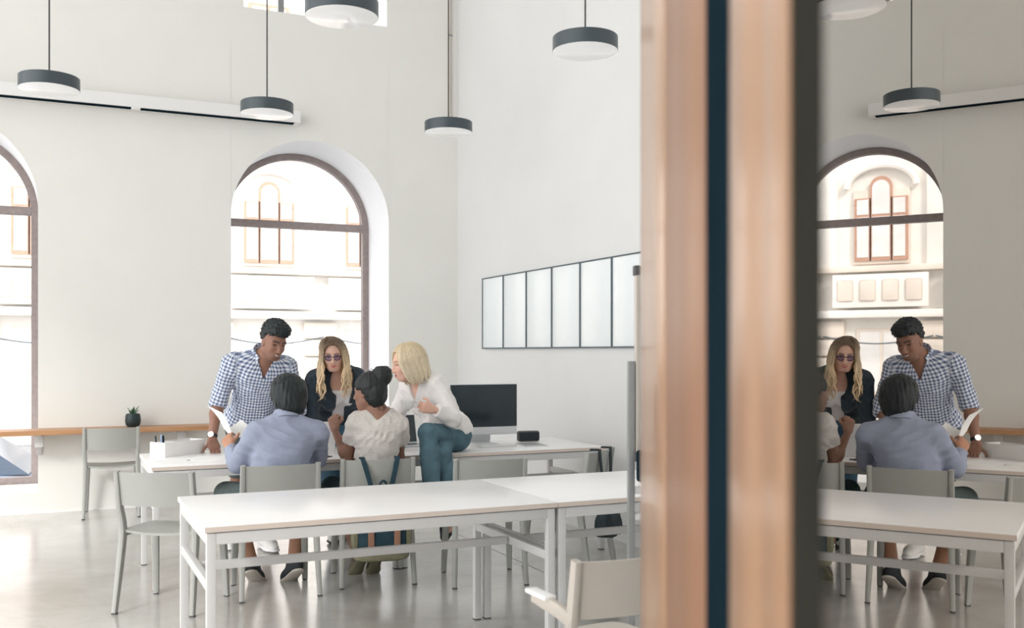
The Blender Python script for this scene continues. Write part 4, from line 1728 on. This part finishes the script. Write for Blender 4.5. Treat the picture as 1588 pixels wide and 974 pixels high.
# ---------- man in gingham, leaning on the table
def man_gingham():
    J = dict(pelvis=(1.325, 7.33, .93), hipL=(1.42, 7.30, .90), hipR=(1.235, 7.33, .90), chest=(1.322, 7.10, 1.22), neck=(1.345, 6.99, 1.385),
             shL=(1.520, 7.02, 1.315), shR=(1.128, 7.02, 1.345), elL=(1.60, 7.06, 1.03), wrL=(1.47, 6.93, .82), elR=(1.052, 7.10, 1.075), wrR=(1.003, 7.03, .835),
             knL=(1.45, 7.27, .49), anL=(1.42, 7.33, .095), knR=(1.25, 7.40, .50), anR=(1.22, 7.55, .095), toeL=(.15, -1, 0), toeR=(-.2, -1, 0))
    H = Head((1.385, 6.865, 1.490), (.27, -.86, -.36), (.17, -.2, 1), .97)
    root = person('standing man in a blue gingham shirt leaning over the back table', (1.325, 7.33, 0))
    hands = [dict(w=J['wrR'], d=(.10, -.62, -.60), palm=(0, .55, -.75), thumb_side=-1, curl=.40, s=1.02, curls=[.30, .32, .34, .36], thumb_curl=.1),
             dict(w=J['wrL'], d=(-.1, -.9, -.45), palm=(0, .3, -1), thumb_side=1, curl=.15, s=1.02)]
    skin_body(J, H, root, SK_BROWN, LIPB, BLACKHAIR, 1.0, hands, smile=.010, stubble=.18)
    lat = unit(V(J['shL']) - V(J['shR']))
    fw = unit(np.cross(lat, unit(V(J['neck']) - V(J['chest']))))
    up = np.cross(fw, lat)
    nk = V(J['neck'])
    lo, hi = bounds([J[k] for k in ('pelvis', 'neck', 'shL', 'shR', 'elL', 'elR')], .16)

    def build(F):
        torso(F, J, .016, 1.0, waist=.022)
        pe = V(J['pelvis'])
        F.cap(pe + V(-.05, 0, 0), pe + V(.05, 0, -.0), .135, None, .05, n=(0, 1, 0), sq=.9)
        for s in 'LR':
            a, e, w = V(J['sh' + s]), V(J['el' + s]), V(J['wr' + s])
            F.cap(a, e, .064, .058, .035)
            F.cap(e - (e - a) * .18, e + (w - e) * .06, .064, .062, .01)     # rolled cuff
    def post(F):
        F.half(V(J['pelvis']) - V(0, 0, .10), (0, .15, -1), lo, V(hi[0], hi[1], J['pelvis'][2] + .05), .004)
        for s in 'LR':
            a, e, w = V(J['sh' + s]), V(J['el' + s]), V(J['wr' + s])
            d = unit(w - e)
            F.half(e + d * .035, d, np.minimum(e, e + d * .12) - .09, np.maximum(e, e + d * .12) + .09, .003)
        F.cap(nk - up * .02, nk + up * .14, .056, .062, .01, mode='cut')
        # open neck: a wedge down the breastbone
        v0 = nk - up * .100 + fw * .1
        F.half(v0, fw * .0 + up * 1.0 + lat * 0, lo, hi, .0, extra=[(v0, unit(up * .42 - lat)), (v0, unit(up * .42 + lat)), (nk - fw * .03, fw)])
    uvb = [(J['pelvis'], J['chest'], lat, .15), (J['chest'], nk, lat, .15), (J['shL'], J['elL'], fw, .06), (J['shR'], J['elR'], fw, .06)]
    sh = garment('shirt', lo, hi, .006, build, M['gingham'], root, .0025, 42, 3, uvb=uvb, post=post, fold=.005, ffreq=55)
    c = collar(root, nk + up * .030, up, fw, .074, .040, M['gingham'], gap=.62, flap=.05)
    me = c.data
    uvl = me.uv_layers.new(name='UVMap')
    for lp in me.loops:
        co = me.vertices[lp.vertex_index].co
        uvl.data[lp.index].uv = (co.x * 1.0, co.z + co.y * .6)
    # placket and breast pocket
    bm = bmesh.new()
    rl = np.array(root.location)
    # trousers
    lo2, hi2 = bounds([J[k] for k in ('pelvis', 'hipL', 'hipR', 'knL', 'knR')], .16)

    def bt(F):
        torso_low(F, J, .010)
        for s in 'LR':
            leg(F, J, s, 1.0, .014, calf=False)
    def pt(F):
        F.half(V(J['pelvis']) + V(0, 0, .05), (0, 0, 1), V(lo2[0], lo2[1], J['pelvis'][2]), hi2, .004)
        for s in 'LR':
            kn, hp = V(J['kn' + s]), V(J['hip' + s])
            d = unit(kn - hp)
            F.half(kn - d * .03, d, kn - .13, kn + .13, .003)
    garment('shorts', lo2, hi2, .0075, bt, M['shorts'], root, .003, 35, 5, post=pt)
    for s in 'LR':
        make_shoe(root, J['an' + s], J['toe' + s], M['sneaker'], M['tank'], laces=M['lace'], name='sneaker', L=.29)
    # hair: short and curly, faded at the sides
    lo3, hi3 = bounds([H.p(0, 0, .06)], .2)
    F = Field(lo3, hi3, .0045)
    F.ell(H.p(-.008, 0, .098), H.A, (.104, .083, .068), .02)
    F.ell(H.p(-.030, 0, .045), H.A, (.092, .083, .085), .03)
    F.ell(H.p(.052, 0, .112), H.A, (.052, .066, .042), .02)
    F.half(H.p(.062, 0, .07), unit(H.f - H.u * .30), lo3, hi3, .01, extra=[(H.p(0, 0, .072), -H.u)])
    F.half(H.p(.008, 0, 0), unit(H.f), lo3, hi3, .006, extra=[(H.p(0, 0, .060), unit(-H.u + H.f * .1))])
    F.half(H.p(0, 0, -.03), -H.u, lo3, hi3, .006)
    F.noise(.0045, 330, 11, n=4)
    F.noise(.003, 140, 12, n=4)
    v, f = F.mesh()
    col = np.tile(BLACKHAIR * 1.1, (len(v), 1))
    _, _, uu = H.loc(v)
    col = col + np.clip((.05 - uu) / .08, 0, 1)[:, None] * SK_BROWN * .18
    mesh_from('hair', v, f, M['hair'], root, col=col, origin=root.location)
    # wrist watch
    w, e = V(J['wrR']), V(J['elR'])
    d = unit(e - w)
    bm = bmesh.new()
    c = w + d * .022 - rl
    add_tube(bm, [Vector(c - d * .010), Vector(c + d * .010)], .0335, 24)
    wt = obj('watch_strap', bm, M['darkshoe'], root)
    bm = bmesh.new()
    o = unit(np.cross(d, V(0, 1, 0)))
    o = unit(V(-.45, -.9, .1) - d * (V(-.45, -.9, .1) @ d))
    add_tube(bm, [Vector(c + o * .028), Vector(c + o * .041)], .020, 20)
    obj('watch_case', bm, M['silver'], wt)
    return J, H


def torso_low(F, J, infl, g=1.0):
    pe = V(J['pelvis'])
    hl, hr = V(J['hipL']), V(J['hipR'])
    lat = unit(hl - hr)
    sp = unit(V(J['chest']) - pe)
    fw = unit(np.cross(lat, sp))
    up = np.cross(fw, lat)
    F.ell(pe + up * .03, [lat, fw, up], V(.158, .112, .125) * g, .05, infl=infl)
    F.cap(pe + up * .02, pe + up * .14, .115 * g, .11 * g, .04, n=fw, sq=.85, infl=infl)
    for q in (hl, hr):
        F.ell(q - fw * .04 + up * .01, [lat, fw, up], V(.09, .10, .11) * g, .05, infl=infl)


# ---------- seated man in light blue, seen from behind
def man_blue():
    J = dict(pelvis=(1.235, 6.02, .565), hipL=(1.140, 6.06, .545), hipR=(1.330, 6.07, .545), chest=(1.262, 6.00, .845), neck=(1.292, 6.03, 1.015),
             shL=(1.098, 6.01, .940), shR=(1.492, 6.02, .932), elL=(1.020, 6.10, .760), wrL=(1.012, 6.33, .830), elR=(1.515, 6.17, .765), wrR=(1.43, 6.40, .775),
             knL=(1.015, 6.42, .535), anL=(1.140, 6.29, .115), knR=(1.50, 6.44, .535), anR=(1.375, 6.22, .115), toeL=(.40, .85, -.55), toeR=(-.15, .95, -.55))
    H = Head((1.318, 6.085, 1.152), (-.12, .92, -.36), (0, .3, 1), 1.0)
    root = person('seated man in a light blue shirt seen from behind, holding a paper', (1.235, 6.02, 0))
    hands = [dict(w=J['wrL'], d=(-.10, .55, .55), palm=(.55, .5, -.4), thumb_side=-1, curl=.55, s=1.0, thumb_curl=.2),
             dict(w=J['wrR'], d=(-.4, .9, -.05), palm=(-.1, 0, -1), thumb_side=1, curl=.15)]
    skin_body(J, H, root, SK_TAN, LIPB, BLACKHAIR, 1.0, hands)
    lat = unit(V(J['shL']) - V(J['shR']))
    fw = unit(np.cross(lat, unit(V(J['neck']) - V(J['chest']))))
    up = np.cross(fw, lat)
    nk = V(J['neck'])
    lo, hi = bounds([J[k] for k in ('pelvis', 'neck', 'shL', 'shR', 'elL', 'elR', 'wrL', 'wrR')], .16)

    def build(F):
        torso(F, J, .014, 1.0, waist=.034)
        for s in 'LR':
            a, e, w = V(J['sh' + s]), V(J['el' + s]), V(J['wr' + s])
            F.cap(a, e, .059, .055, .035)
            F.cap(e, e + (w - e) * .97, .057, .040, .03)
    def post(F):
        F.half(V(J['pelvis']) - V(0, 0, .02), (0, 0, -1), lo, V(hi[0], hi[1], .72), .004)
        for s in 'LR':
            e, w = V(J['el' + s]), V(J['wr' + s])
            d = unit(w - e)
            F.half(w - d * .008, d, w - .06, w + .06, .003)
        F.cap(nk, nk + up * .14, .05, .056, .01, mode='cut')
    garment('shirt', lo, hi, .006, build, M['blueshirt'], root, .003, 34, 8, aniso=(.7, .7, 1.5), post=post, fold=.0065, ffreq=60, faniso=(.55, .6, 1.5))
    collar(root, nk + up * .018, unit(up + fw * .1), fw, .064, .040, M['blueshirt'], gap=.4)
    lo2, hi2 = bounds([J[k] for k in ('pelvis', 'hipL', 'hipR', 'knL', 'knR')], .16)

    def bt(F):
        torso_low(F, J, .012)
        for s in 'LR':
            leg(F, J, s, .95, .014, calf=False)
            kn, hp = V(J['kn' + s]), V(J['hip' + s])
            F.cap(kn + (hp - kn) * .3, kn + unit(kn - hp) * .03, .076, .074, .03)
    def pt(F):
        for s in 'LR':
            kn, hp = V(J['kn' + s]), V(J['hip' + s])
            d = unit(kn - hp)
            F.half(V(0, 0, kn[2] - .035), (0, 0, -1), kn - V(.13, .13, .13), kn + V(.13, .13, .02), .003)
        F.half(V(0, 0, .462), (0, 0, -1), V(lo2[0], lo2[1], .40), V(hi2[0], 6.22, .52), .003)
    garment('shorts', lo2, hi2, .007, bt, M['shorts'], root, .004, 35, 6, post=pt)
    for s in 'LR':
        make_shoe(root, J['an' + s], J['toe' + s], M['darkshoe'], M['sole'], up=(0, .5, 1), L=.28)
    lo3, hi3 = bounds([H.p(0, 0, .0)], .22)
    F = Field(lo3, hi3, .005)
    F.ell(H.p(-.020, 0.004, .030), H.A, (.116, .108, .108), .02)
    F.ell(H.p(-.040, 0, -.035), H.A, (.085, .095, .110), .04)
    F.ell(H.p(.03, 0, .085), H.A, (.085, .085, .050), .03)
    F.half(H.p(.045, 0, .0), H.f, lo3, hi3, .01, extra=[(H.p(0, 0, .045), -H.u)])
    F.half(H.p(0, 0, -.128), unit(-H.u + H.f * .35), lo3, hi3, .012)
    F.noise(.003, 150, 21, aniso=(1.2, 1.2, .25), n=5)
    F.noise(.0035, 40, 22, n=3)
    v, f = F.mesh()
    mesh_from('hair', v, f, M['hair'], root, col=np.tile(BLACKHAIR * .95, (len(v), 1)), origin=root.location)
    return J, H


# ---------- woman with glasses, long blonde hair, dark blazer
def woman_blazer():
    J = dict(pelvis=(1.95, 7.42, .90), hipL=(2.035, 7.40, .87), hipR=(1.865, 7.42, .87), chest=(1.915, 7.20, 1.15), neck=(1.880, 7.085, 1.292),
             shL=(2.050, 7.13, 1.235), shR=(1.722, 7.09, 1.222), elL=(2.10, 7.20, .96), wrL=(1.93, 7.05, .81), elR=(1.700, 7.11, .955), wrR=(1.68, 6.96, .80),
             knL=(2.05, 7.36, .47), anL=(2.08, 7.50, .085), knR=(1.90, 7.38, .47), anR=(1.955, 7.42, .085), toeL=(.2, -1, 0), toeR=(-.35, -.95, 0))
    H = Head((1.832, 6.985, 1.400), (-.30, -.90, -.24), (-.12, -.2, 1), .90)
    root = person('standing woman in glasses with long blonde hair and a dark blazer', (1.95, 7.42, 0))
    hands = [dict(w=J['wrR'], d=(0, -.9, -.4), palm=(0, .3, -1), thumb_side=-1, curl=.18, s=.9),
             dict(w=J['wrL'], d=(-.1, -.9, -.4), palm=(0, .3, -1), thumb_side=1, curl=.18, s=.9)]
    skin_body(J, H, root, SK_FAIR * .86, LIPF, np.array(rgb(96, 74, 62)[:3]), .9, hands, True, smile=.006, neckr=.046, iris=(.12, .10, .08))
    lat = unit(V(J['shL']) - V(J['shR']))
    fw = unit(np.cross(lat, unit(V(J['neck']) - V(J['chest']))))
    up = np.cross(fw, lat)
    nk, ch, pe = V(J['neck']), V(J['chest']), V(J['pelvis'])
    lo, hi = bounds([J[k] for k in ('pelvis', 'neck', 'shL', 'shR', 'elL', 'elR', 'wrL', 'wrR')], .15)

    def bt(F):
        torso(F, J, .006, .9, True, waist=.012)
    def pt(F):
        F.half(ch + up * .105, unit(up + fw * .15), lo, hi, .004)
        F.half(pe + V(0, 0, .03), (0, 0, -1), lo, V(hi[0], hi[1], pe[2] + .1), .004)
    garment('tank_top', lo, hi, .0065, bt, M['tank'], root, .002, 40, 4, post=pt)

    def build(F):
        torso(F, J, .024, .9, True, waist=.03)
        for s in 'LR':
            a, e, w = V(J['sh' + s]), V(J['el' + s]), V(J['wr' + s])
            F.cap(a, e, .060, .052, .04)
            F.cap(e, e + (w - e) * .35, .052, .050, .02)
    def post(F):
        F.half(pe - V(0, 0, .02), (0, 0, -1), lo, V(hi[0], hi[1], pe[2] + .1), .004)
        for s in 'LR':
            e, w = V(J['el' + s]), V(J['wr' + s])
            d = unit(w - e)
            F.half(e + d * .055, d, np.minimum(e, e + d * .16) - .08, np.maximum(e, e + d * .16) + .08, .003)
        # open front
        F.half(ch + fw * .03, fw, lo, hi, .006, extra=[(ch - lat * .056, unit(lat + up * .10)), (ch + lat * .050, unit(-lat + up * .10))])
        F.cap(nk - up * .0, nk + up * .16, .060, .09, .01, mode='cut')
        F.cap(nk - up * .0 + fw * .04, nk + fw * .18 - up * .07, .068, .075, .01, mode='cut')
    bz = garment('blazer', lo, hi, .0065, build, M['blazer'], root, .003, 34, 9, post=post, fold=.006, ffreq=55)
    rl = np.array(root.location)
    lo2, hi2 = bounds([J[k] for k in ('pelvis', 'hipL', 'hipR', 'knL', 'knR', 'anL', 'anR')], .15)
    lo2[2] = 0.05

    def bj(F):
        torso_low(F, J, .008, .92)
        for s in 'LR':
            leg(F, J, s, .94, .008, upto=.86)
    def pj(F):
        F.half(pe + V(0, 0, .10), (0, 0, 1), V(lo2[0], lo2[1], pe[2]), hi2, .004)
        for s in 'LR':
            kn, an = V(J['kn' + s]), V(J['an' + s])
            d = unit(an - kn)
            F.half(kn + (an - kn) * .84, d, an - .13, an + .13, .003)
    garment('jeans', lo2, hi2, .0075, bj, M['jeans'], root, .003, 45, 7, post=pj)
    for s in 'LR':
        make_shoe(root, J['an' + s], J['toe' + s], M['sneaker'], M['darkshoe'], laces=M['lace'], name='sneaker', L=.25)
    # glasses
    g = tag(thing('glasses', (0, 0, 0)), None)
    bpy.data.objects.remove(g)
    bm = bmesh.new()
    for q in (-1, 1):
        pts = [H.p(.0955 - .10 * abs(q * .033 + .024 * math.cos(a)) ** 1.5 * 2, q * .033 + .0245 * math.cos(a), .004 + .0205 * math.sin(a)) - rl for a in np.linspace(0, 2 * math.pi, 25)]
        add_tube(bm, [Vector(p) for p in pts], .0030, 6, caps=False)
        add_tube(bm, [Vector(H.p(.080, q * .058, .010) - rl), Vector(H.p(.05, q * .077, .010) - rl), Vector(H.p(-.01, q * .082, .006) - rl)], .0026, 6)
    add_tube(bm, [Vector(H.p(.096, .010, .010) - rl), Vector(H.p(.099, 0, .012) - rl), Vector(H.p(.096, -.010, .010) - rl)], .0028, 6)
    gl = obj('glasses', bm, M['purple'], root)
    for q in (-1, 1):
        bm = bmesh.new()
        A = [bm.verts.new(H.p(.0955 - .10 * abs(q * .033 + .024 * math.cos(a)) ** 1.5 * 2, q * .033 + .0245 * math.cos(a), .004 + .0205 * math.sin(a)) - rl) for a in np.linspace(0, 2 * math.pi, 24, endpoint=False)]
        B = [bm.verts.new(Vector(x.co) - Vector(H.f) * .0015) for x in A]
        bm.faces.new(A)
        bm.faces.new(B[::-1])
        for k in range(24):
            bm.faces.new((A[k], B[k], B[(k + 1) % 24], A[(k + 1) % 24]))
        obj('lens', bm, M['lens'], gl, smooth=False)
    # hair: cap plus long wavy locks
    root_c, tip_c = np.array(rgb(96, 78, 62)[:3]), np.array(rgb(226, 200, 164)[:3])
    long_hair(H, root, root_c, tip_c, cap_r=(.112, .096, .104), length=.30, nlock=150, seed=31, part=-.02, wave=.038, front=.88, hug=.05, back_cut=.20)
    return J, H


def long_hair(H, root, root_c, tip_c, cap_r, length, nlock, seed, part, wave, front, hug, back_cut=.2, straight=False, tone=.35, drift=(0, 0)):
    r = np.random.default_rng(seed)
    lo3, hi3 = bounds([H.p(0, 0, .0)], .24)
    F = Field(lo3, hi3, .0055)
    F.ell(H.p(-.018, 0, .028), H.A, cap_r, .02)
    F.ell(H.p(-.045, 0, -.05), H.A, (.070, .080, .10), .04)
    # clear the face
    F.cap(H.p(.075, 0, .028), H.p(.10, 0, -.10), .066, .075, .012, n=H.l, sq=.92, mode='cut')
    F.half(H.p(0, 0, -.12), -H.u, lo3, hi3, .01)
    F.noise(.0022, 200, seed, n=4)
    v, f = F.mesh()
    ff, ll, uu = H.loc(v)
    w = np.clip((.12 - uu) / .20, 0, 1)[:, None] ** 1.2
    c1 = root_c * (1 - w) + tip_c * w
    paths, rnd = [], []
    for i in range(nlock):
        ph = front + (2 * math.pi - 2 * front) * (i + r.random() * .7) / nlock     # 0 = straight ahead
        cf, sl = math.cos(ph), math.sin(ph)
        Ln = length * (0.82 + .3 * r.random())
        if cf < -.2:
            Ln *= 1 - back_cut
        rr = 1.0 + .07 * r.random()
        pts = []
        p0 = H.p(.03 * r.random() - .005, part + .012 * sl, cap_r[2] + .026)
        for k in range(6):
            th = k / 5 * math.pi / 2
            e = (1.03 * rr) if k else .985
            pts.append(H.p(-.018 + cap_r[0] * e * math.sin(th) * cf, part * math.cos(th) + cap_r[1] * e * math.sin(th) * sl, .028 + cap_r[2] * e * math.cos(th)))
        base = pts[-1]
        n = 9
        dn = V(drift[0], drift[1], -.86) - H.u * .30
        dn = unit(dn)
        rad0 = base - H.p(-.018, 0, .028)
        out = unit(rad0 - dn * (rad0 @ dn))
        p1, p2 = r.random() * 6.28, r.random() * 6.28
        sidew = np.cross(out, dn)
        for k in range(1, n + 1):
            t = k / n
            wv = wave * t * (1.0 if not straight else .25)
            pts.append(base + dn * Ln * t + out * (hug * .30 * math.sin(t * 2.2) * (1 if not straight else .5) - .03 * t * (1 if straight else .2)) + sidew * wv * math.sin(9 * t + p1) + out * wv * .7 * math.sin(8 * t + p2))
        w0 = .0105 + .006 * r.random()
        paths.append((pts, (lambda t, w0=w0: w0 * (1.0 - .15 * t) * (1 - t ** 6) + .0012), .5))
        rnd.append(1 + tone * (r.random() - .5))
    v2, f2, t2, id2 = tubes_mesh(paths)
    t2 = np.clip(t2, 0, 1)
    w = np.clip((t2 - .12) / .45, 0, 1)[:, None]
    c2 = (root_c * (1 - w) + tip_c * w) * np.array(rnd)[id2][:, None]
    v, f, c = merge_mesh((v, f, c1), (v2, f2, c2))
    mesh_from('hair', v, f, M['hair'], root, col=c, origin=root.location)


# ---------- seated woman with a bun, seen from behind
def woman_bun():
    J = dict(pelvis=(1.850, 6.09, .555), hipL=(1.765, 6.13, .540), hipR=(1.940, 6.12, .540), chest=(1.866, 6.05, .880), neck=(1.868, 6.045, 1.050),
             shL=(1.735, 6.10, .985), shR=(2.010, 6.02, .965), elL=(1.715, 6.19, .735), wrL=(1.640, 6.225, .930), elR=(2.045, 6.16, .745), wrR=(1.97, 6.37, .765),
             knL=(1.70, 6.53, .53), anL=(1.790, 6.21, .135), knR=(1.96, 6.53, .53), anR=(1.885, 6.19, .135), toeL=(-.12, .75, -.75), toeR=(.05, .75, -.75))
    H = Head((1.812, 6.065, 1.172), (-.64, .76, -.08), (.06, 0, 1), .92)
    root = person('seated woman with dark hair in a bun, in a beige t-shirt, fist raised', (1.850, 6.09, 0))
    hands = [dict(w=J['wrL'], d=(-.12, .10, 1), palm=(.6, .75, .1), thumb_side=-1, curl=1.25, s=.92, thumb_curl=.9),
             dict(w=J['wrR'], d=(-.5, .8, -.05), palm=(-.1, 0, -1), thumb_side=1, curl=.3, s=.9)]
    skin_body(J, H, root, SK_DEEP, LIPB, BLACKHAIR, .88, hands, True, neckr=.046, smile=.006)
    lat = unit(V(J['shL']) - V(J['shR']))
    fw = unit(np.cross(lat, unit(V(J['neck']) - V(J['chest']))))
    up = np.cross(fw, lat)
    nk, pe = V(J['neck']), V(J['pelvis'])
    lo, hi = bounds([J[k] for k in ('pelvis', 'neck', 'shL', 'shR', 'elL', 'elR')], .15)

    def build(F):
        torso(F, J, .010, .88, True, waist=.026)
        for s in 'LR':
            a, e = V(J['sh' + s]), V(J['el' + s])
            F.cap(a, a + (e - a) * .60, .053, .060, .03)
    def post(F):
        F.half(pe - V(0, 0, .02), (0, 0, -1), lo, V(hi[0], hi[1], pe[2] + .1), .004)
        for s in 'LR':
            a, e = V(J['sh' + s]), V(J['el' + s])
            d = unit(e - a)
            q = a + (e - a) * .52
            F.half(q, d, np.minimum(q, q + d * .12) - .085, np.maximum(q, q + d * .12) + .085, .003)
        F.cap(nk + up * .0, nk + up * .16, .055, .085, .012, mode='cut')
        # loose neckline dipping at the back
        v0 = nk - up * .048 - fw * .1
        F.half(v0, up, lo, hi, .008, extra=[(v0, unit(up * 1.1 - lat)), (v0, unit(up * 1.1 + lat)), (nk + fw * .02, -fw)])
    garment('t_shirt', lo, hi, .006, build, M['greytee'], root, .003, 40, 14, aniso=(1, 1, 1.3), post=post, fold=.0055, ffreq=55, faniso=(1.4, 1, .9))
    lo2, hi2 = bounds([J[k] for k in ('pelvis', 'hipL', 'hipR', 'knL', 'knR', 'anL', 'anR')], .15)
    lo2[2] = .08

    def bt(F):
        torso_low(F, J, .008, .92)
        for s in 'LR':
            leg(F, J, s, .92, .010, upto=.72)
    def pt(F):
        for s in 'LR':
            kn, an = V(J['kn' + s]), V(J['an' + s])
            d = unit(an - kn)
            F.half(kn + (an - kn) * .70, d, an - .13, an + .13, .003)
        F.half(V(0, 0, .462), (0, 0, -1), V(lo2[0], lo2[1], .40), V(hi2[0], 6.30, .52), .003)
    garment('trousers', lo2, hi2, .0075, bt, M['darktrouser'], root, .003, 45, 15, post=pt)
    for s in 'LR':
        make_shoe(root, J['an' + s], J['toe' + s], M['brownshoe'], M['olive'], up=(0, .75, .75), L=.24)
    lo3, hi3 = bounds([H.p(0, 0, .02)], .26)
    F = Field(lo3, hi3, .005)
    F.ell(H.p(-.024, 0, .036), H.A, (.106, .090, .100), .02)
    F.ell(H.p(-.062, 0, -.030), H.A, (.060, .072, .075), .03)
    F.half(H.p(.050, 0, .0), unit(H.f - H.u * .55), lo3, hi3, .012)
    F.half(H.p(.004, 0, 0), H.f, lo3, hi3, .008, extra=[(H.p(0, 0, .015), -H.u)])
    F.noise(.0025, 160, 41, aniso=(1, 1, .5), n=4)
    bc = H.p(-.100, -.026, .098)
    F.cap(H.p(-.06, -.01, .07), bc, .05, .05, .02)
    F.ell(bc, H.A, (.060, .064, .058), .006)
    for q in range(3):
        for a in np.linspace(0, 5.6, 12):
            r0 = (.050, .046, .030)[q]
            F.cap(bc + r0 * (math.cos(a) * H.f + math.sin(a) * H.l) + H.u * (.004, .032, .050)[q], bc + r0 * (math.cos(a + .5) * H.f + math.sin(a + .5) * H.l) + H.u * (.012, .040, .054)[q], .016, .014, .004)
    v, f = F.mesh()
    c1 = np.tile(BLACKHAIR * np.array([1.15, 1.0, .95]), (len(v), 1))
    r = np.random.default_rng(5)
    paths = []
    for i in range(22):
        a = r.random() * 6.28
        if i < 12:
            p = H.p(-.075 - .03 * r.random(), .05 * (r.random() - .5), -.075 - .02 * r.random())
            d = V(0.3 * r.normal(), .3 * r.normal(), -1)
        else:
            p = H.p(-.03 - .05 * r.random(), .05 * (r.random() - .5), .125)
            d = V(r.normal(), r.normal(), .5)
        d = unit(d)
        s1 = unit(np.cross(d, V(.3, .5, .2)))
        paths.append(([p + d * .045 * t + s1 * .012 * math.sin(t * 5 + a) for t in np.linspace(0, 1, 7)], (lambda t: .0011), 1.0))
    v2, f2, t2, i2 = tubes_mesh(paths, 4)
    v, f, c = merge_mesh((v, f, c1), (v2, f2, np.tile(BLACKHAIR, (len(v2), 1))))
    mesh_from('hair', v, f, M['hair'], root, col=c, origin=root.location)
    return J, H


# ---------- woman in a white blouse sitting on the table edge, cup in hand
def woman_cup():
    J = dict(pelvis=(2.505, 6.47, .845), hipL=(2.485, 6.39, .835), hipR=(2.485, 6.55, .830), chest=(2.385, 6.47, 1.115), neck=(2.290, 6.44, 1.262),
             shL=(2.372, 6.31, 1.195), shR=(2.265, 6.60, 1.195), elL=(2.425, 6.20, .985), wrL=(2.268, 6.12, 1.050), elR=(2.190, 6.66, .980), wrR=(2.130, 6.62, .800),
             knL=(2.215, 6.10, .900), anL=(2.225, 6.02, .490), knR=(2.325, 6.13, .765), anR=(2.375, 6.08, .385), toeL=(-.55, -.65, -.5), toeR=(-.40, -.35, -.85))
    H = Head((2.165, 6.36, 1.345), (-.95, .04, -.20), (.05, 0, 1), .95)
    root = person('blonde woman in a white blouse and jeans sitting on the table with a cup', (2.505, 6.47, .742))
    hands = [dict(w=J['wrL'], d=(-.95, -.10, .22), palm=(-.05, .95, .1), thumb_side=-1, curl=1.0, s=.92, thumb_curl=.5),
             dict(w=J['wrR'], d=(-.75, -.3, -.40), palm=(-.2, 0, -1), thumb_side=-1, curl=.22, s=.9)]
    skin_body(J, H, root, SK_FAIR, LIPF, np.array(rgb(160, 124, 96)[:3]), .9, hands, True, neckr=.046)
    lat = unit(V(J['shL']) - V(J['shR']))
    fw = unit(np.cross(lat, unit(V(J['neck']) - V(J['chest']))))
    up = np.cross(fw, lat)
    nk, ch, pe = V(J['neck']), V(J['chest']), V(J['pelvis'])
    lo, hi = bounds([J[k] for k in ('pelvis', 'neck', 'shL', 'shR', 'elL', 'elR', 'wrL', 'wrR')], .17)

    def build(F):
        torso(F, J, .020, .9, True, waist=.035)
        F.ell(pe + V(.03, 0, .06), np.eye(3), V(.13, .15, .10), .05)
        F.cap(pe + V(-.06, -.04, .06), pe + V(-.20, -.16, .075), .085, .05, .06)       # shirt front falling over the lap
        for s in 'LR':
            a, e, w = V(J['sh' + s]), V(J['el' + s]), V(J['wr' + s])
            F.cap(a, e, .062, .058, .045)
            F.cap(e, e + (w - e) * .72, .060, .044, .03)
            F.cap(e + (w - e) * .72, e + (w - e) * .92, .043, .041, .006)
    def post(F):
        F.half(pe + V(0, 0, -.005), unit(V(-.35, -.1, -1)), lo, V(hi[0], hi[1], pe[2] + .10), .006)
        for s in 'LR':
            e, w = V(J['el' + s]), V(J['wr' + s])
            d = unit(w - e)
            F.half(e + (w - e) * .88, d, w - .065, w + .065, .003)
        F.cap(nk - up * .02, nk + up * .15, .050, .062, .01, mode='cut')
        v0 = nk - up * .13 + fw * .08
        F.half(v0, up, lo, hi, .0, extra=[(v0, unit(up * .45 - lat)), (v0, unit(up * .45 + lat)), (nk - fw * .02, fw)])
    garment('blouse', lo, hi, .006, build, M['blouse'], root, .003, 40, 17, post=post, fold=.0075, ffreq=55, faniso=(1.3, 1, .8))
    collar(root, nk + up * .028, up, fw, .068, .036, M['blouse'], gap=.75, flap=.045)
    lo2, hi2 = bounds([J[k] for k in ('pelvis', 'hipL', 'hipR', 'knL', 'knR', 'anL', 'anR')], .15)

    def bj(F):
        torso_low(F, J, .012, .95)
        F.ell(pe + V(.03, -.01, .0), np.eye(3), V(.11, .15, .10), .05)
        for s in 'LR':
            leg(F, J, s, .93, .010, k=.014, upto=.86, flare=.006)
    def pj(F):
        for s in 'LR':
            kn, an = V(J['kn' + s]), V(J['an' + s])
            d = unit(an - kn)
            q = kn + (an - kn) * .80
            F.half(q, d, np.minimum(q, an) - .09, np.maximum(q, an) + .09, .003)
        F.half(V(0, 0, .746), (0, 0, -1), V(2.30, 6.28, .66), V(hi2[0], hi2[1], .80), .003)
    garment('jeans', lo2, hi2, .0065, bj, M['jeans2'], root, .003, 45, 18, post=pj, fold=.0035, ffreq=70)
    for s in 'LR':
        make_shoe(root, J['an' + s], J['toe' + s], M['darkshoe'], M['darkshoe'], up=(0, -.5, .8), L=.24)
    root_c, tip_c = np.array(rgb(206, 186, 152)[:3]), np.array(rgb(232, 216, 188)[:3])
    long_hair(H, root, root_c, tip_c, (.120, .100, .108), .165, 160, 51, -.0, .006, .84, .05, 0.0, True, .22, drift=(.38, .05))
    return J, H


for fn_ in (man_gingham, man_blue, woman_blazer, woman_bun, woman_cup):
    fn_()
